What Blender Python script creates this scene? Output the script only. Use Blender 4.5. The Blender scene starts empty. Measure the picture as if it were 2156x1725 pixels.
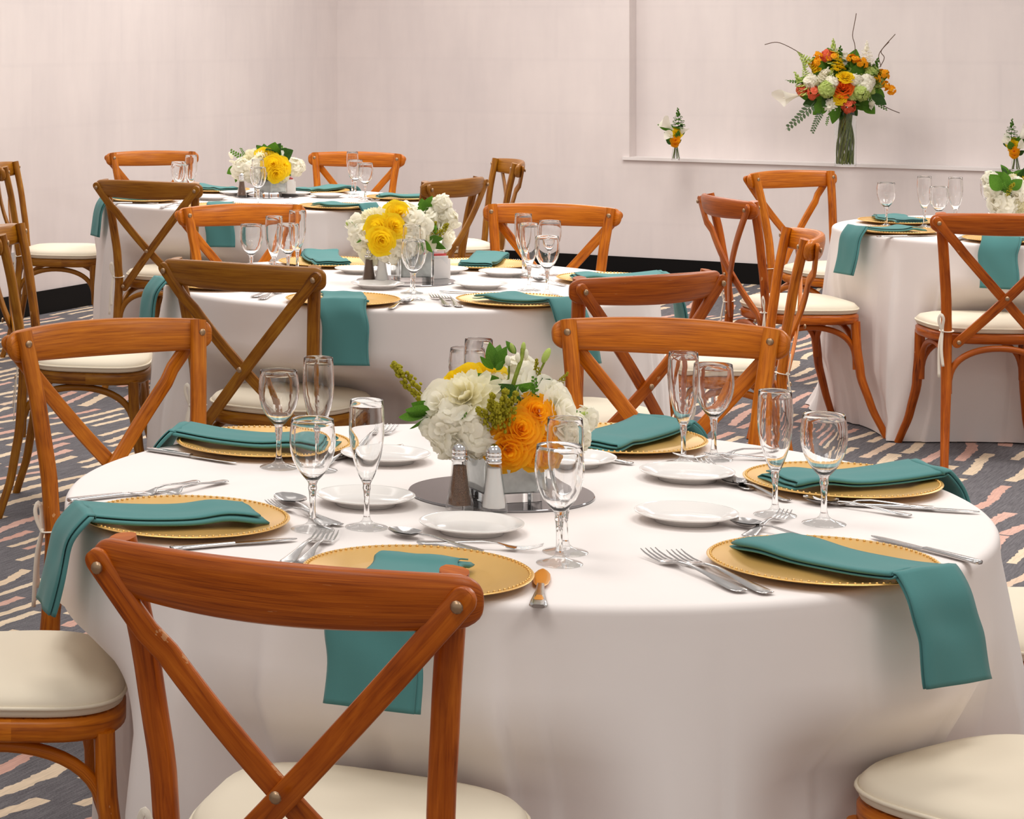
import bpy, math, random
from math import sin, cos, pi, radians, atan2, hypot, sqrt
from mathutils import Vector, Matrix

# ---------------------------------------------------------------- camera, world, lights
S = bpy.context.scene
COL = S.collection
F, PX, PY, CAMZ = 5021.4, 112.6, 58.7, 1.564        # focal length and principal point in pixels, eye height
cam_d = bpy.data.cameras.new('camera'); cam = bpy.data.objects.new('camera', cam_d); COL.objects.link(cam)
cam.location = (0, 0, CAMZ); cam.rotation_euler = (pi / 2, 0, 0)
cam_d.sensor_fit = 'HORIZONTAL'; cam_d.sensor_width = 36.0; cam_d.lens = F / 2156 * 36
cam_d.shift_x = (1078 - PX) / 2156; cam_d.shift_y = -(862.5 - PY) / 2156
cam_d.clip_end = 60
S.camera = cam
W = bpy.data.worlds.new('room_light'); S.world = W; W.use_nodes = True
bg = W.node_tree.nodes['Background']; bg.inputs[0].default_value = (1.0, 0.945, 0.90, 1); bg.inputs[1].default_value = 0.50

def overhead_fill(x, y, z, sx, sy, watt, spread=180, col=(1, 0.95, 0.9)):  # area light standing in for the unseen overhead lighting
    l = bpy.data.lights.new('overhead_fill', 'AREA'); l.shape = 'RECTANGLE'; l.size = sx; l.size_y = sy
    l.energy = watt; l.color = col; l.spread = radians(spread)
    o = bpy.data.objects.new('overhead_fill', l); COL.objects.link(o); o.location = (x, y, z)
    return o
for (x, y, w, sp) in ((-0.5, 1.6, 26, 180), (2.2, 1.6, 26, 180), (-0.1, 4.4, 13, 115), (1.8, 4.2, 13, 115), (0.3, 7.8, 20, 115), (2.1, 7.8, 20, 115), (0.1, 11.2, 26, 140), (2.0, 11.2, 26, 140), (4.4, 7.4, 70, 180), (4.6, 10.8, 46, 180), (0.9, 13.4, 30, 180), (2.9, 13.2, 56, 180), (-1.6, 10.2, 7, 180)):  # positions made up; those by walls and ledge-side table added to brighten them
    overhead_fill(x, y, 3.3, 1.2, 1.2, w, sp)
S.view_settings.view_transform = 'Standard'; S.view_settings.look = 'None'
S.view_settings.gamma = 1; S.view_settings.use_curve_mapping = False
S.view_settings.exposure = 0.0

rnd = random.Random(7)
def at(u, v, z):
    "the point at height z whose floor-plan place was measured at (u, v)"
    y = F * (CAMZ - z) / (v - PY)
    return Vector(((u - PX) * y / F, y, z))
def atd(u, v, y):
    return Vector(((u - PX) * y / F, y, CAMZ - (v - PY) * y / F))

# ---------------------------------------------------------------- materials
def new_mat(name):
    m = bpy.data.materials.new(name); m.use_nodes = True
    nt = m.node_tree
    return m, nt, nt.nodes['Principled BSDF']
def node(nt, t, **kw):
    n = nt.nodes.new(t)
    for k, v in kw.items(): setattr(n, k, v)
    return n
def lnk(nt, a, b): nt.links.new(a, b)
def math_n(nt, op, a, b=None, c=None):
    n = node(nt, 'ShaderNodeMath', operation=op)
    for i, x in enumerate((a, b, c)):
        if x is None: continue
        if isinstance(x, (int, float)): n.inputs[i].default_value = x
        else: lnk(nt, x, n.inputs[i])
    return n.outputs[0]
def ramp(nt, fac, stops):
    r = node(nt, 'ShaderNodeValToRGB')
    while len(r.color_ramp.elements) < len(stops): r.color_ramp.elements.new(0.5)
    for e, (p, c) in zip(r.color_ramp.elements, stops):
        e.position = p; e.color = (*c, 1)
    lnk(nt, fac, r.inputs[0]); return r.outputs[0]
def noise(nt, vec, scale, detail=3, rough=0.55, dist=0.0):
    n = node(nt, 'ShaderNodeTexNoise'); n.inputs['Scale'].default_value = scale
    n.inputs['Detail'].default_value = detail; n.inputs['Roughness'].default_value = rough
    n.inputs['Distortion'].default_value = dist
    if vec is not None: lnk(nt, vec, n.inputs['Vector'])
    return n.outputs['Fac']
def mapping(nt, vec, sc=(1, 1, 1), rot=(0, 0, 0), loc=(0, 0, 0)):
    n = node(nt, 'ShaderNodeMapping'); n.inputs['Scale'].default_value = sc
    n.inputs['Rotation'].default_value = rot; n.inputs['Location'].default_value = loc
    lnk(nt, vec, n.inputs['Vector']); return n.outputs[0]
def bump(nt, p, h, strength, dist=0.002):
    b = node(nt, 'ShaderNodeBump'); b.inputs['Strength'].default_value = strength; b.inputs['Distance'].default_value = dist
    lnk(nt, h, b.inputs['Height']); lnk(nt, b.outputs[0], p.inputs['Normal'])
def plain(name, col, rough=0.5, metal=0.0, var=0.0, vscale=30, spec=0.5, sss=0.0):
    m, nt, p = new_mat(name)
    p.inputs['Base Color'].default_value = (*col, 1); p.inputs['Roughness'].default_value = rough
    p.inputs['Metallic'].default_value = metal; p.inputs['Specular IOR Level'].default_value = spec
    if var:
        tc = node(nt, 'ShaderNodeTexCoord')
        f = noise(nt, tc.outputs['Object'], vscale)
        lo = tuple(c * (1 - var) for c in col); hi = tuple(min(1, c * (1 + var)) for c in col)
        lnk(nt, ramp(nt, f, [(0.3, lo), (0.7, hi)]), p.inputs['Base Color'])
    return m
def glass_mat(name, col=(1, 1, 1), rough=0.0, ior=1.45):
    m, nt, p = new_mat(name)
    p.inputs['Base Color'].default_value = (*col, 1); p.inputs['Roughness'].default_value = rough
    p.inputs['Transmission Weight'].default_value = 1.0; p.inputs['IOR'].default_value = ior
    return m
M = {}
def make_wood():
    m, nt, p = new_mat('varnished_wood')
    uv = node(nt, 'ShaderNodeUVMap'); oi = node(nt, 'ShaderNodeObjectInfo')
    off = node(nt, 'ShaderNodeVectorMath', operation='MULTIPLY_ADD')
    lnk(nt, oi.outputs['Random'], off.inputs[0]); off.inputs[1].default_value = (9, 5, 3); lnk(nt, uv.outputs[0], off.inputs[2])
    a = noise(nt, mapping(nt, off.outputs[0], (4, 60, 1)), 1.6, 5, 0.6, 1.2)
    b = noise(nt, mapping(nt, off.outputs[0], (5, 8, 1)), 1.5, 3)
    c = math_n(nt, 'ADD', math_n(nt, 'MULTIPLY', a, 0.6), math_n(nt, 'MULTIPLY', b, 0.4))
    base = ramp(nt, c, [(0.33, (0.13, 0.024, 0.0015)), (0.45, (0.36, 0.092, 0.004)), (0.56, (0.49, 0.146, 0.008)), (0.70, (0.64, 0.228, 0.020))])
    mx = node(nt, 'ShaderNodeMix', data_type='RGBA', blend_type='MULTIPLY'); mx.inputs[0].default_value = 1
    lnk(nt, base, mx.inputs[6]); lnk(nt, oi.outputs['Color'], mx.inputs[7])
    # rubbed pale spots in the varnish
    w = noise(nt, mapping(nt, off.outputs[0], (14, 22, 1)), 1.0, 4, 0.65)
    mw = math_n(nt, 'MULTIPLY', math_n(nt, 'GREATER_THAN', w, 0.715), 0.5)
    mx2 = node(nt, 'ShaderNodeMix', data_type='RGBA'); lnk(nt, mw, mx2.inputs[0]); lnk(nt, mx.outputs[2], mx2.inputs[6]); mx2.inputs[7].default_value = (0.72, 0.42, 0.2, 1)
    lnk(nt, mx2.outputs[2], p.inputs['Base Color'])
    p.inputs['Roughness'].default_value = 0.30; p.inputs['Specular IOR Level'].default_value = 0.32
    bump(nt, p, a, 0.12, 0.001)
    return m
M['wood'] = make_wood()
def make_cloth(name, col, weave=1600, rough=0.85, sheen=0.0, bs=0.1):
    m, nt, p = new_mat(name)
    tc = node(nt, 'ShaderNodeTexCoord')
    f = noise(nt, tc.outputs['Object'], 3.0, 3)
    lnk(nt, ramp(nt, f, [(0.3, tuple(c * 0.965 for c in col)), (0.7, col)]), p.inputs['Base Color'])
    p.inputs['Roughness'].default_value = rough; p.inputs['Specular IOR Level'].default_value = 0.2
    p.inputs['Sheen Weight'].default_value = sheen
    bump(nt, p, noise(nt, tc.outputs['Object'], weave, 2), bs, 0.0005)
    return m
M['cloth'] = make_cloth('white_linen', (0.86, 0.805, 0.78))
M['napkin'] = make_cloth('teal_linen', (0.080, 0.240, 0.236), 1200, 0.85, 0.12, 0.25)
M['cushion'] = make_cloth('ivory_cotton', (0.83, 0.75, 0.60), 900)
M['tie'] = plain('ivory_ribbon', (0.82, 0.75, 0.64), 0.7)
M['bolt'] = plain('brushed_bolt', (0.42, 0.28, 0.17), 0.35, 0.8)
M['gold'] = plain('gold_lacquer', (0.78, 0.47, 0.14), 0.34, 0.55, 0.05, 8)
M['porcelain'] = plain('white_porcelain', (0.80, 0.77, 0.74), 0.12)
M['steel'] = plain('stainless_steel', (0.62, 0.60, 0.59), 0.18, 1.0)
M['chrome'] = plain('chrome', (0.75, 0.74, 0.74), 0.08, 1.0)
M['amber'] = plain('amber_reflection_steel', (0.80, 0.33, 0.03), 0.25, 0.4)  # orange reflected in the steel, put into the base colour
M['glass'] = glass_mat('clear_glass')
def thin_glass(name, tint=(0.96, 0.965, 0.965)):
    m, nt, p = new_mat(name); out = nt.nodes['Material Output']
    tr = node(nt, 'ShaderNodeBsdfTransparent'); tr.inputs[0].default_value = (*tint, 1)
    gl = node(nt, 'ShaderNodeBsdfGlossy'); gl.inputs['Roughness'].default_value = 0.02
    lw = node(nt, 'ShaderNodeLayerWeight'); lw.inputs[0].default_value = 0.5
    fac = math_n(nt, 'ADD', 0.03, math_n(nt, 'MULTIPLY', math_n(nt, 'POWER', lw.outputs['Facing'], 3.0), 0.9))
    mx = node(nt, 'ShaderNodeMixShader'); lnk(nt, fac, mx.inputs[0]); lnk(nt, tr.outputs[0], mx.inputs[1]); lnk(nt, gl.outputs[0], mx.inputs[2])
    lnk(nt, mx.outputs[0], out.inputs[0]); nt.nodes.remove(p); return m
M['thin_glass'] = thin_glass('thin_clear_glass')
M['vase_glass'] = glass_mat('vase_glass', (0.95, 0.98, 0.98))
M['liner'] = plain('silver_white_liner', (0.74, 0.74, 0.72), 0.35, 0.15, 0.08, 90)
M['mirror'] = plain('grey_mirror', (0.30, 0.29, 0.30), 0.06, 0.9)
M['pepper'] = plain('ground_pepper', (0.16, 0.09, 0.055), 0.9, 0, 0.7, 900)
M['salt'] = plain('table_salt', (0.86, 0.83, 0.80), 0.8)
M['ceramic'] = plain('white_ceramic', (0.80, 0.76, 0.74), 0.3)
M['red_paper'] = plain('red_paper', (0.75, 0.10, 0.10), 0.6)
M['pink_paper'] = plain('pink_paper', (0.85, 0.35, 0.38), 0.6)
M['blue_paper'] = plain('blue_paper', (0.10, 0.18, 0.50), 0.6)
M['white_paper'] = plain('white_paper', (0.80, 0.78, 0.78), 0.6)
M['black'] = plain('black_vinyl', (0.004, 0.0035, 0.0035), 0.6, spec=0.15)
M['plate_grey'] = plain('grey_plastic', (0.42, 0.40, 0.40), 0.5)
M['table'] = plain('plywood', (0.45, 0.30, 0.17), 0.6, 0, 0.2, 12)
M['metal_leg'] = plain('grey_steel', (0.25, 0.25, 0.26), 0.4, 0.8)
def petal(name, col, tip=None):
    m, nt, p = new_mat(name)
    tip = tip or col
    tc = node(nt, 'ShaderNodeTexCoord')
    f = noise(nt, tc.outputs['Object'], 40, 3)
    cr = ramp(nt, f, [(0.35, col), (0.65, tip)]); lnk(nt, cr, p.inputs['Base Color'])
    p.inputs['Roughness'].default_value = 0.6; p.inputs['Specular IOR Level'].default_value = 0.25
    tl = node(nt, 'ShaderNodeBsdfTranslucent'); lnk(nt, cr, tl.inputs[0])          # light passes through petals and leaves
    mx = node(nt, 'ShaderNodeMixShader'); mx.inputs[0].default_value = 0.48
    lnk(nt, p.outputs[0], mx.inputs[1]); lnk(nt, tl.outputs[0], mx.inputs[2]); lnk(nt, mx.outputs[0], nt.nodes['Material Output'].inputs[0])
    return m
M['white'] = petal('white_petal', (0.97, 0.935, 0.80), (0.98, 0.96, 0.88))
M['cream'] = petal('cream_petal', (0.96, 0.91, 0.66), (0.97, 0.94, 0.78))
M['yellow'] = petal('yellow_petal', (0.93, 0.66, 0.008), (0.95, 0.76, 0.03))
M['orange'] = petal('orange_petal', (0.97, 0.44, 0.006), (0.98, 0.54, 0.02))
M['coral'] = petal('coral_petal', (0.85, 0.14, 0.06), (0.90, 0.25, 0.13))
M['redorange'] = petal('red_orange_petal', (0.85, 0.12, 0.015), (0.90, 0.22, 0.02))
M['lime'] = petal('pale_green_petal', (0.52, 0.66, 0.14), (0.70, 0.78, 0.32))
M['leaf'] = petal('green_leaf', (0.06, 0.17, 0.015), (0.13, 0.30, 0.03))
M['dark_leaf'] = petal('dark_leaf', (0.025, 0.07, 0.012), (0.06, 0.14, 0.03))
M['grey_leaf'] = petal('grey_green_leaf', (0.10, 0.17, 0.09), (0.20, 0.28, 0.15))
M['goldenrod'] = petal('goldenrod', (0.40, 0.36, 0.02), (0.62, 0.56, 0.04))
M['stem'] = petal('green_stem', (0.20, 0.27, 0.02), (0.36, 0.42, 0.06))
M['twig'] = plain('brown_twig', (0.10, 0.05, 0.025), 0.7)

def make_wall():
    m, nt, p = new_mat('pale_plaster')
    tc = node(nt, 'ShaderNodeTexCoord')
    br = node(nt, 'ShaderNodeTexBrick'); br.offset = 0.5
    br.inputs['Color1'].default_value = (0.5, 0.5, 0.5, 1); br.inputs['Color2'].default_value = (0.62, 0.62, 0.62, 1); br.inputs['Mortar'].default_value = (0.44, 0.44, 0.44, 1)
    br.inputs['Scale'].default_value = 1.0; br.inputs['Mortar Size'].default_value = 0.02; br.inputs['Mortar Smooth'].default_value = 1.0
    br.inputs['Brick Width'].default_value = 0.62; br.inputs['Row Height'].default_value = 0.34
    sep = node(nt, 'ShaderNodeUVMap')
    lnk(nt, sep.outputs[0], br.inputs['Vector'])
    n1 = noise(nt, mapping(nt, sep.outputs[0], (1, 1, 1)), 1.3, 4, 0.6)
    n2 = noise(nt, mapping(nt, sep.outputs[0], (6, 1.2, 1)), 1.2, 3, 0.6)
    a = math_n(nt, 'ADD', math_n(nt, 'MULTIPLY', br.outputs[0], 0.45), math_n(nt, 'MULTIPLY', n1, 0.55))
    a = math_n(nt, 'ADD', math_n(nt, 'MULTIPLY', a, 0.7), math_n(nt, 'MULTIPLY', n2, 0.3))
    lnk(nt, ramp(nt, a, [(0.34, (0.70, 0.635, 0.625)), (0.66, (0.82, 0.745, 0.72))]), p.inputs['Base Color'])
    p.inputs['Roughness'].default_value = 0.75; p.inputs['Specular IOR Level'].default_value = 0.2
    return m
M['wall'] = make_wall()

def make_carpet():
    m, nt, p = new_mat('patterned_carpet')
    tc = node(nt, 'ShaderNodeTexCoord')
    P0 = mapping(nt, tc.outputs['Object'], (1, 1, 1), (0, 0, -radians(57)))
    # slow wander of the strokes
    w1 = node(nt, 'ShaderNodeTexNoise'); w1.inputs['Scale'].default_value = 1.1; w1.inputs['Detail'].default_value = 1; lnk(nt, P0, w1.inputs['Vector'])
    w2 = node(nt, 'ShaderNodeTexNoise'); w2.inputs['Scale'].default_value = 26; w2.inputs['Detail'].default_value = 2; lnk(nt, P0, w2.inputs['Vector'])
    s = node(nt, 'ShaderNodeSeparateXYZ'); lnk(nt, P0, s.inputs[0])
    x = s.outputs[0]
    y = math_n(nt, 'ADD', s.outputs[1], math_n(nt, 'MULTIPLY', math_n(nt, 'SUBTRACT', w1.outputs['Fac'], 0.5), 0.30))
    y = math_n(nt, 'ADD', y, math_n(nt, 'MULTIPLY', math_n(nt, 'SUBTRACT', w2.outputs['Fac'], 0.5), 0.022))
    def wn(v, seed):
        n = node(nt, 'ShaderNodeTexWhiteNoise', noise_dimensions='2D')
        c = node(nt, 'ShaderNodeCombineXYZ')
        for i, q in enumerate(v):
            if isinstance(q, (int, float)): c.inputs[i].default_value = q
            else: lnk(nt, q, c.inputs[i])
        if len(v) == 1: c.inputs[1].default_value = seed
        else:
            lnk(nt, math_n(nt, 'ADD', v[1], seed), c.inputs[1])
        lnk(nt, c.outputs[0], n.inputs['Vector']); return n.outputs['Value']
    def layer(row_h, length, seed, fill_lo, fill_hi, tiltamp, width, keep):
        r = math_n(nt, 'DIVIDE', y, row_h); row0 = math_n(nt, 'FLOOR', r)
        xs = math_n(nt, 'ADD', math_n(nt, 'DIVIDE', x, length), math_n(nt, 'MULTIPLY', wn((row0,), seed), 7.0))
        cx = math_n(nt, 'FLOOR', xs); fx = math_n(nt, 'SUBTRACT', xs, cx)
        h1 = wn((cx, row0), seed + 1.5); h2 = wn((cx, row0), seed + 3.5); h3 = wn((cx, row0), seed + 5.5)
        fy = math_n(nt, 'SUBTRACT', r, row0)
        tilt = math_n(nt, 'MULTIPLY', math_n(nt, 'SUBTRACT', h1, 0.5), tiltamp)
        dy = math_n(nt, 'ABSOLUTE', math_n(nt, 'SUBTRACT', math_n(nt, 'ADD', fy, math_n(nt, 'MULTIPLY', tilt, math_n(nt, 'SUBTRACT', fx, 0.5))), 0.5))
        inw = math_n(nt, 'LESS_THAN', dy, math_n(nt, 'ADD', width, math_n(nt, 'MULTIPLY', h2, 0.07)))
        ln = math_n(nt, 'ADD', fill_lo, math_n(nt, 'MULTIPLY', h3, fill_hi - fill_lo))
        inl = math_n(nt, 'LESS_THAN', math_n(nt, 'ABSOLUTE', math_n(nt, 'SUBTRACT', fx, 0.5)), math_n(nt, 'MULTIPLY', ln, 0.5))
        k = math_n(nt, 'LESS_THAN', wn((cx, row0), seed + 8.5), keep)
        return math_n(nt, 'MULTIPLY', math_n(nt, 'MULTIPLY', inw, inl), k), wn((cx, row0), seed + 11.5)
    m1, c1 = layer(0.080, 0.60, 0.0, 0.50, 0.98, 1.1, 0.17, 0.90)
    fine = noise(nt, tc.outputs['Object'], 260, 2)
    rib = noise(nt, mapping(nt, P0, (12, 170, 1)), 1.0, 2)
    dark = ramp(nt, math_n(nt, 'ADD', math_n(nt, 'MULTIPLY', fine, 0.5), math_n(nt, 'MULTIPLY', rib, 0.5)), [(0.35, (0.092, 0.086, 0.094)), (0.65, (0.20, 0.19, 0.20))])
    pale = ramp(nt, c1, [(0.0, (0.72, 0.56, 0.40)), (0.62, (0.76, 0.62, 0.46)), (0.66, (0.62, 0.36, 0.29)), (1.0, (0.66, 0.42, 0.35))])
    pr = node(nt, 'ShaderNodeMix', data_type='RGBA', blend_type='MULTIPLY'); pr.inputs[0].default_value = 0.35
    lnk(nt, pale, pr.inputs[6]); lnk(nt, ramp(nt, rib, [(0.3, (0.5, 0.5, 0.5)), (0.6, (1, 1, 1))]), pr.inputs[7])
    mx = node(nt, 'ShaderNodeMix', data_type='RGBA'); lnk(nt, m1, mx.inputs[0]); lnk(nt, dark, mx.inputs[6]); lnk(nt, pr.outputs[2], mx.inputs[7])
    lnk(nt, mx.outputs[2], p.inputs['Base Color'])
    p.inputs['Roughness'].default_value = 0.95; p.inputs['Specular IOR Level'].default_value = 0.05
    bump(nt, p, math_n(nt, 'ADD', fine, math_n(nt, 'MULTIPLY', m1, 0.6)), 0.4, 0.003)
    return m
M['carpet'] = make_carpet()

# ---------------------------------------------------------------- mesh helpers
class MB:
    def __init__(s): s.v = []; s.f = []; s.uv = []          # uv: one per face corner list
    def add(s, verts, faces, uvs=None):
        b = len(s.v); s.v += [tuple(p) for p in verts]
        for i, f in enumerate(faces):
            s.f.append(tuple(b + k for k in f))
            s.uv.append(uvs[i] if uvs else [(verts[k][0] + verts[k][2] * 0.3, verts[k][1] + verts[k][2]) for k in f])
    def box(s, lo, hi):
        x0, y0, z0 = lo; x1, y1, z1 = hi
        v = [(x0, y0, z0), (x1, y0, z0), (x1, y1, z0), (x0, y1, z0), (x0, y0, z1), (x1, y0, z1), (x1, y1, z1), (x0, y1, z1)]
        s.add(v, [(0, 3, 2, 1), (4, 5, 6, 7), (0, 1, 5, 4), (1, 2, 6, 5), (2, 3, 7, 6), (3, 0, 4, 7)])
    def lathe(s, prof, n=32, c=(0, 0, 0), closed=False):
        vs = []; fs = []
        for r, z in prof:
            for k in range(n):
                a = 2 * pi * k / n; vs.append((c[0] + r * cos(a), c[1] + r * sin(a), c[2] + z))
        m = len(prof)
        for i in range(m - (0 if closed else 1)):
            j = (i + 1) % m
            for k in range(n):
                k2 = (k + 1) % n; fs.append((i * n + k, i * n + k2, j * n + k2, j * n + k))
        if not closed:
            fs.append(tuple(reversed(range(n)))); fs.append(tuple(range((m - 1) * n, m * n)))
        s.add(vs, fs)
    def sweep(s, path, section, up=(0, 0, 1), scale=None, caps=True, loop=False):
        "section: list of (side, up) offsets; scale: per point (a, b)"
        P = [Vector(p) for p in path]; n = len(P); m = len(section); vs = []; L = [0.0]
        up = Vector(up)
        for i in range(1, n): L.append(L[-1] + (P[i] - P[i - 1]).length)
        per = [0.0]
        for k in range(m):
            a, b = section[k], section[(k + 1) % m]; per.append(per[-1] + hypot(a[0] - b[0], a[1] - b[1]))
        for i in range(n):
            if loop: t = P[(i + 1) % n] - P[i - 1]
            else: t = P[min(i + 1, n - 1)] - P[max(i - 1, 0)]
            t.normalize()
            sd = t.cross(up)
            if sd.length < 1e-4: sd = t.cross(Vector((0.3, 1, 0.1)))
            sd.normalize(); u = sd.cross(t)
            sa, sb = scale[i] if scale else (1, 1)
            for a, b in section: vs.append(P[i] + sd * a * sa + u * b * sb)
        fs = []; uv = []
        for i in range(n if loop else n - 1):
            j = (i + 1) % n; Lj = L[j] if j else L[-1] + (P[0] - P[-1]).length
            for k in range(m):
                k2 = (k + 1) % m
                fs.append((i * m + k, i * m + k2, j * m + k2, j * m + k))
                uv.append([(L[i], per[k]), (L[i], per[k + 1]), (Lj, per[k + 1]), (Lj, per[k])])
        if caps and not loop:
            fs.append(tuple(reversed(range(m)))); uv.append([(L[0] + section[k][0], section[k][1]) for k in reversed(range(m))])
            fs.append(tuple(range((n - 1) * m, n * m))); uv.append([(L[-1] + section[k][0], section[k][1]) for k in range(m)])
        s.add(vs, fs, uv)
    def tube(s, path, r, n=8, up=(0, 0, 1), caps=True, loop=False):
        rs = r if isinstance(r, (list, tuple)) else [r] * len(path)
        s.sweep(path, [(cos(2 * pi * k / n), sin(2 * pi * k / n)) for k in range(n)], up, [(q, q) for q in rs], caps, loop)
    def ball(s, c, r, nu=8, nv=5, sq=(1, 1, 1)):
        vs = [(c[0], c[1], c[2] + r * sq[2])]; fs = []
        for i in range(1, nv):
            ph = pi * i / nv
            for k in range(nu):
                a = 2 * pi * k / nu
                vs.append((c[0] + r * sq[0] * sin(ph) * cos(a), c[1] + r * sq[1] * sin(ph) * sin(a), c[2] + r * sq[2] * cos(ph)))
        vs.append((c[0], c[1], c[2] - r * sq[2])); e = len(vs) - 1
        for k in range(nu):
            k2 = (k + 1) % nu
            fs.append((0, 1 + k, 1 + k2)); fs.append((e, 1 + (nv - 2) * nu + k2, 1 + (nv - 2) * nu + k))
            for i in range(nv - 2): fs.append((1 + i * nu + k, 1 + (i + 1) * nu + k, 1 + (i + 1) * nu + k2, 1 + i * nu + k2))
        s.add(vs, fs)
    def grid(s, fn, nu, nv, thick=0.0):
        "a sheet fn(u, v) in 0..1; doubled when thick"
        vs = [Vector(fn(i / nu, j / nv)) for i in range(nu + 1) for j in range(nv + 1)]
        fs = [(i * (nv + 1) + j, (i + 1) * (nv + 1) + j, (i + 1) * (nv + 1) + j + 1, i * (nv + 1) + j + 1) for i in range(nu) for j in range(nv)]
        s.add(vs, fs)
    def mesh(s, name, smooth=True, auto=None):
        me = bpy.data.meshes.new(name); me.from_pydata(s.v, [], s.f)
        ul = me.uv_layers.new(name='UVMap'); k = 0
        for c in s.uv:
            for q in c: ul.data[k].uv = q; k += 1
        if smooth:
            me.polygons.foreach_set('use_smooth', [True] * len(me.polygons))
            if auto: me.set_sharp_from_angle(angle=radians(auto))
        me.update(); return me
def rrect(w, h, r, n=3):
    "rounded rectangle outline, centred"
    o = []
    for cx, cy, a0 in ((w / 2 - r, h / 2 - r, 0), (-w / 2 + r, h / 2 - r, pi / 2), (-w / 2 + r, -h / 2 + r, pi), (w / 2 - r, -h / 2 + r, 1.5 * pi)):
        for k in range(n + 1):
            a = a0 + pi / 2 * k / n; o.append((cx + r * cos(a), cy + r * sin(a)))
    return o
def smooth_path(pts, n):
    "Catmull-Rom through pts"
    P = [Vector(p) for p in pts]; out = []; m = len(P) - 1
    for k in range(n + 1):
        t = k / n * m; i = min(int(t), m - 1); f = t - i
        p0, p1, p2, p3 = P[max(i - 1, 0)], P[i], P[i + 1], P[min(i + 2, m)]
        out.append(0.5 * ((2 * p1) + (p2 - p0) * f + (2 * p0 - 5 * p1 + 4 * p2 - p3) * f * f + (3 * p1 - p0 - 3 * p2 + p3) * f ** 3))
    return out
def obj(name, me, mat, parent=None, loc=None, rz=None):
    if isinstance(me, MB): me = me.mesh(name)
    if mat is not None and not me.materials: me.materials.append(M[mat] if isinstance(mat, str) else mat)
    o = bpy.data.objects.new(name, me); COL.objects.link(o)
    if parent: o.parent = parent
    if loc is not None: o.location = loc
    if rz is not None: o.rotation_euler = (0, 0, rz)
    return o
def tag(o, label, cat, group=None):
    o['label'] = label; o['category'] = cat
    if group: o['group'] = group
    return o
def thing(name, label, cat, loc=(0, 0, 0), rz=0, group=None):
    o = bpy.data.objects.new(name, None); COL.objects.link(o); o.empty_display_size = 0.05
    o.location = loc; o.rotation_euler = (0, 0, rz)
    return tag(o, label, cat, group)
def struct(name, me, mat):
    o = obj(name, me, mat); o['kind'] = 'structure'; return o
def copy_tree(o, parent=None, color=None):
    c = o.copy(); COL.objects.link(c); c.parent = parent
    if color: c.color = color
    for ch in list(KIDS.get(o.name, o.children)): copy_tree(ch, c, color)
    return c
KIDS = {}

# ---------------------------------------------------------------- the room
mb = MB(); mb.add([(-9, -3, 0), (11, -3, 0), (11, 20, 0), (-9, 20, 0)], [(0, 1, 2, 3)])
struct('floor', mb.mesh('floor', False), 'carpet')
CORNER = Vector((1.913, 16.08, 0)); DL = Vector((-0.545, -0.8385, 0)); DR = Vector((0.8385, -0.545, 0))
NL = Vector((-0.8385, 0.545, 0)); NR = Vector((0.545, 0.8385, 0))        # outward normals (away from the room)
ZL = 0.735                                                              # height of the ledge
def wall_slab(name, origin, d, nrm, s0, s1, z0, z1, depth, mat, off=0.0):
    a = origin + d * s0 + nrm * off; b = origin + d * s1 + nrm * off; c = b + nrm * depth; e = a + nrm * depth
    vs = [(*p.xy, z) for z in (z0, z1) for p in (a, b, c, e)]
    fs = [(0, 1, 5, 4), (1, 2, 6, 5), (2, 3, 7, 6), (3, 0, 4, 7), (4, 5, 6, 7), (0, 3, 2, 1)]
    uvs = []
    for f in fs:
        uvs.append([((Vector(vs[k]) - origin).dot(d) + (Vector(vs[k]) - origin).dot(nrm), vs[k][2]) for k in f])
    m = MB(); m.add(vs, fs, uvs); return m
def merge(*mbs):
    r = MB()
    for m in mbs:
        b = len(r.v); r.v += m.v; r.f += [tuple(b + k for k in f) for f in m.f]; r.uv += m.uv
    return r
struct('wall_left', wall_slab('w', CORNER, DL, NL, -0.25, 17.5, 0, 3.4, 0.2, 'wall').mesh('wall_left', False), 'wall')
T_N = 2.03                                                              # where the recess above the ledge begins
lower = wall_slab('w', CORNER, DR, NR, 0, 9.5, 0, ZL, 0.42, 'wall')
upper1 = wall_slab('w', CORNER, DR, NR, 0, T_N, ZL, 3.4, 0.42, 'wall')
upper2 = wall_slab('w', CORNER, DR, NR, T_N, 9.5, ZL, 3.4, 0.30, 'wall', off=0.13)
struct('wall_right', merge(lower, upper1, upper2).mesh('wall_right', False), 'wall')
ledge = wall_slab('w', CORNER, DR, NR, T_N - 0.04, 9.5, ZL, ZL + 0.018, 0.150, 'wall', off=-0.018)
M['ledge'] = plain('white_ledge_paint', (0.82, 0.77, 0.755), 0.5)
struct('trim_1', ledge.mesh('trim_1', False), 'ledge')
struct('baseboard_left', wall_slab('b', CORNER, DL, NL, 0.012, 17.5, 0, 0.126, 0.012, 'black', off=-0.012).mesh('baseboard_left', False), 'black')
struct('baseboard_right', wall_slab('b', CORNER, DR, NR, 0.0, 9.5, 0, 0.126, 0.012, 'black', off=-0.012).mesh('baseboard_right', False), 'black')

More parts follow.
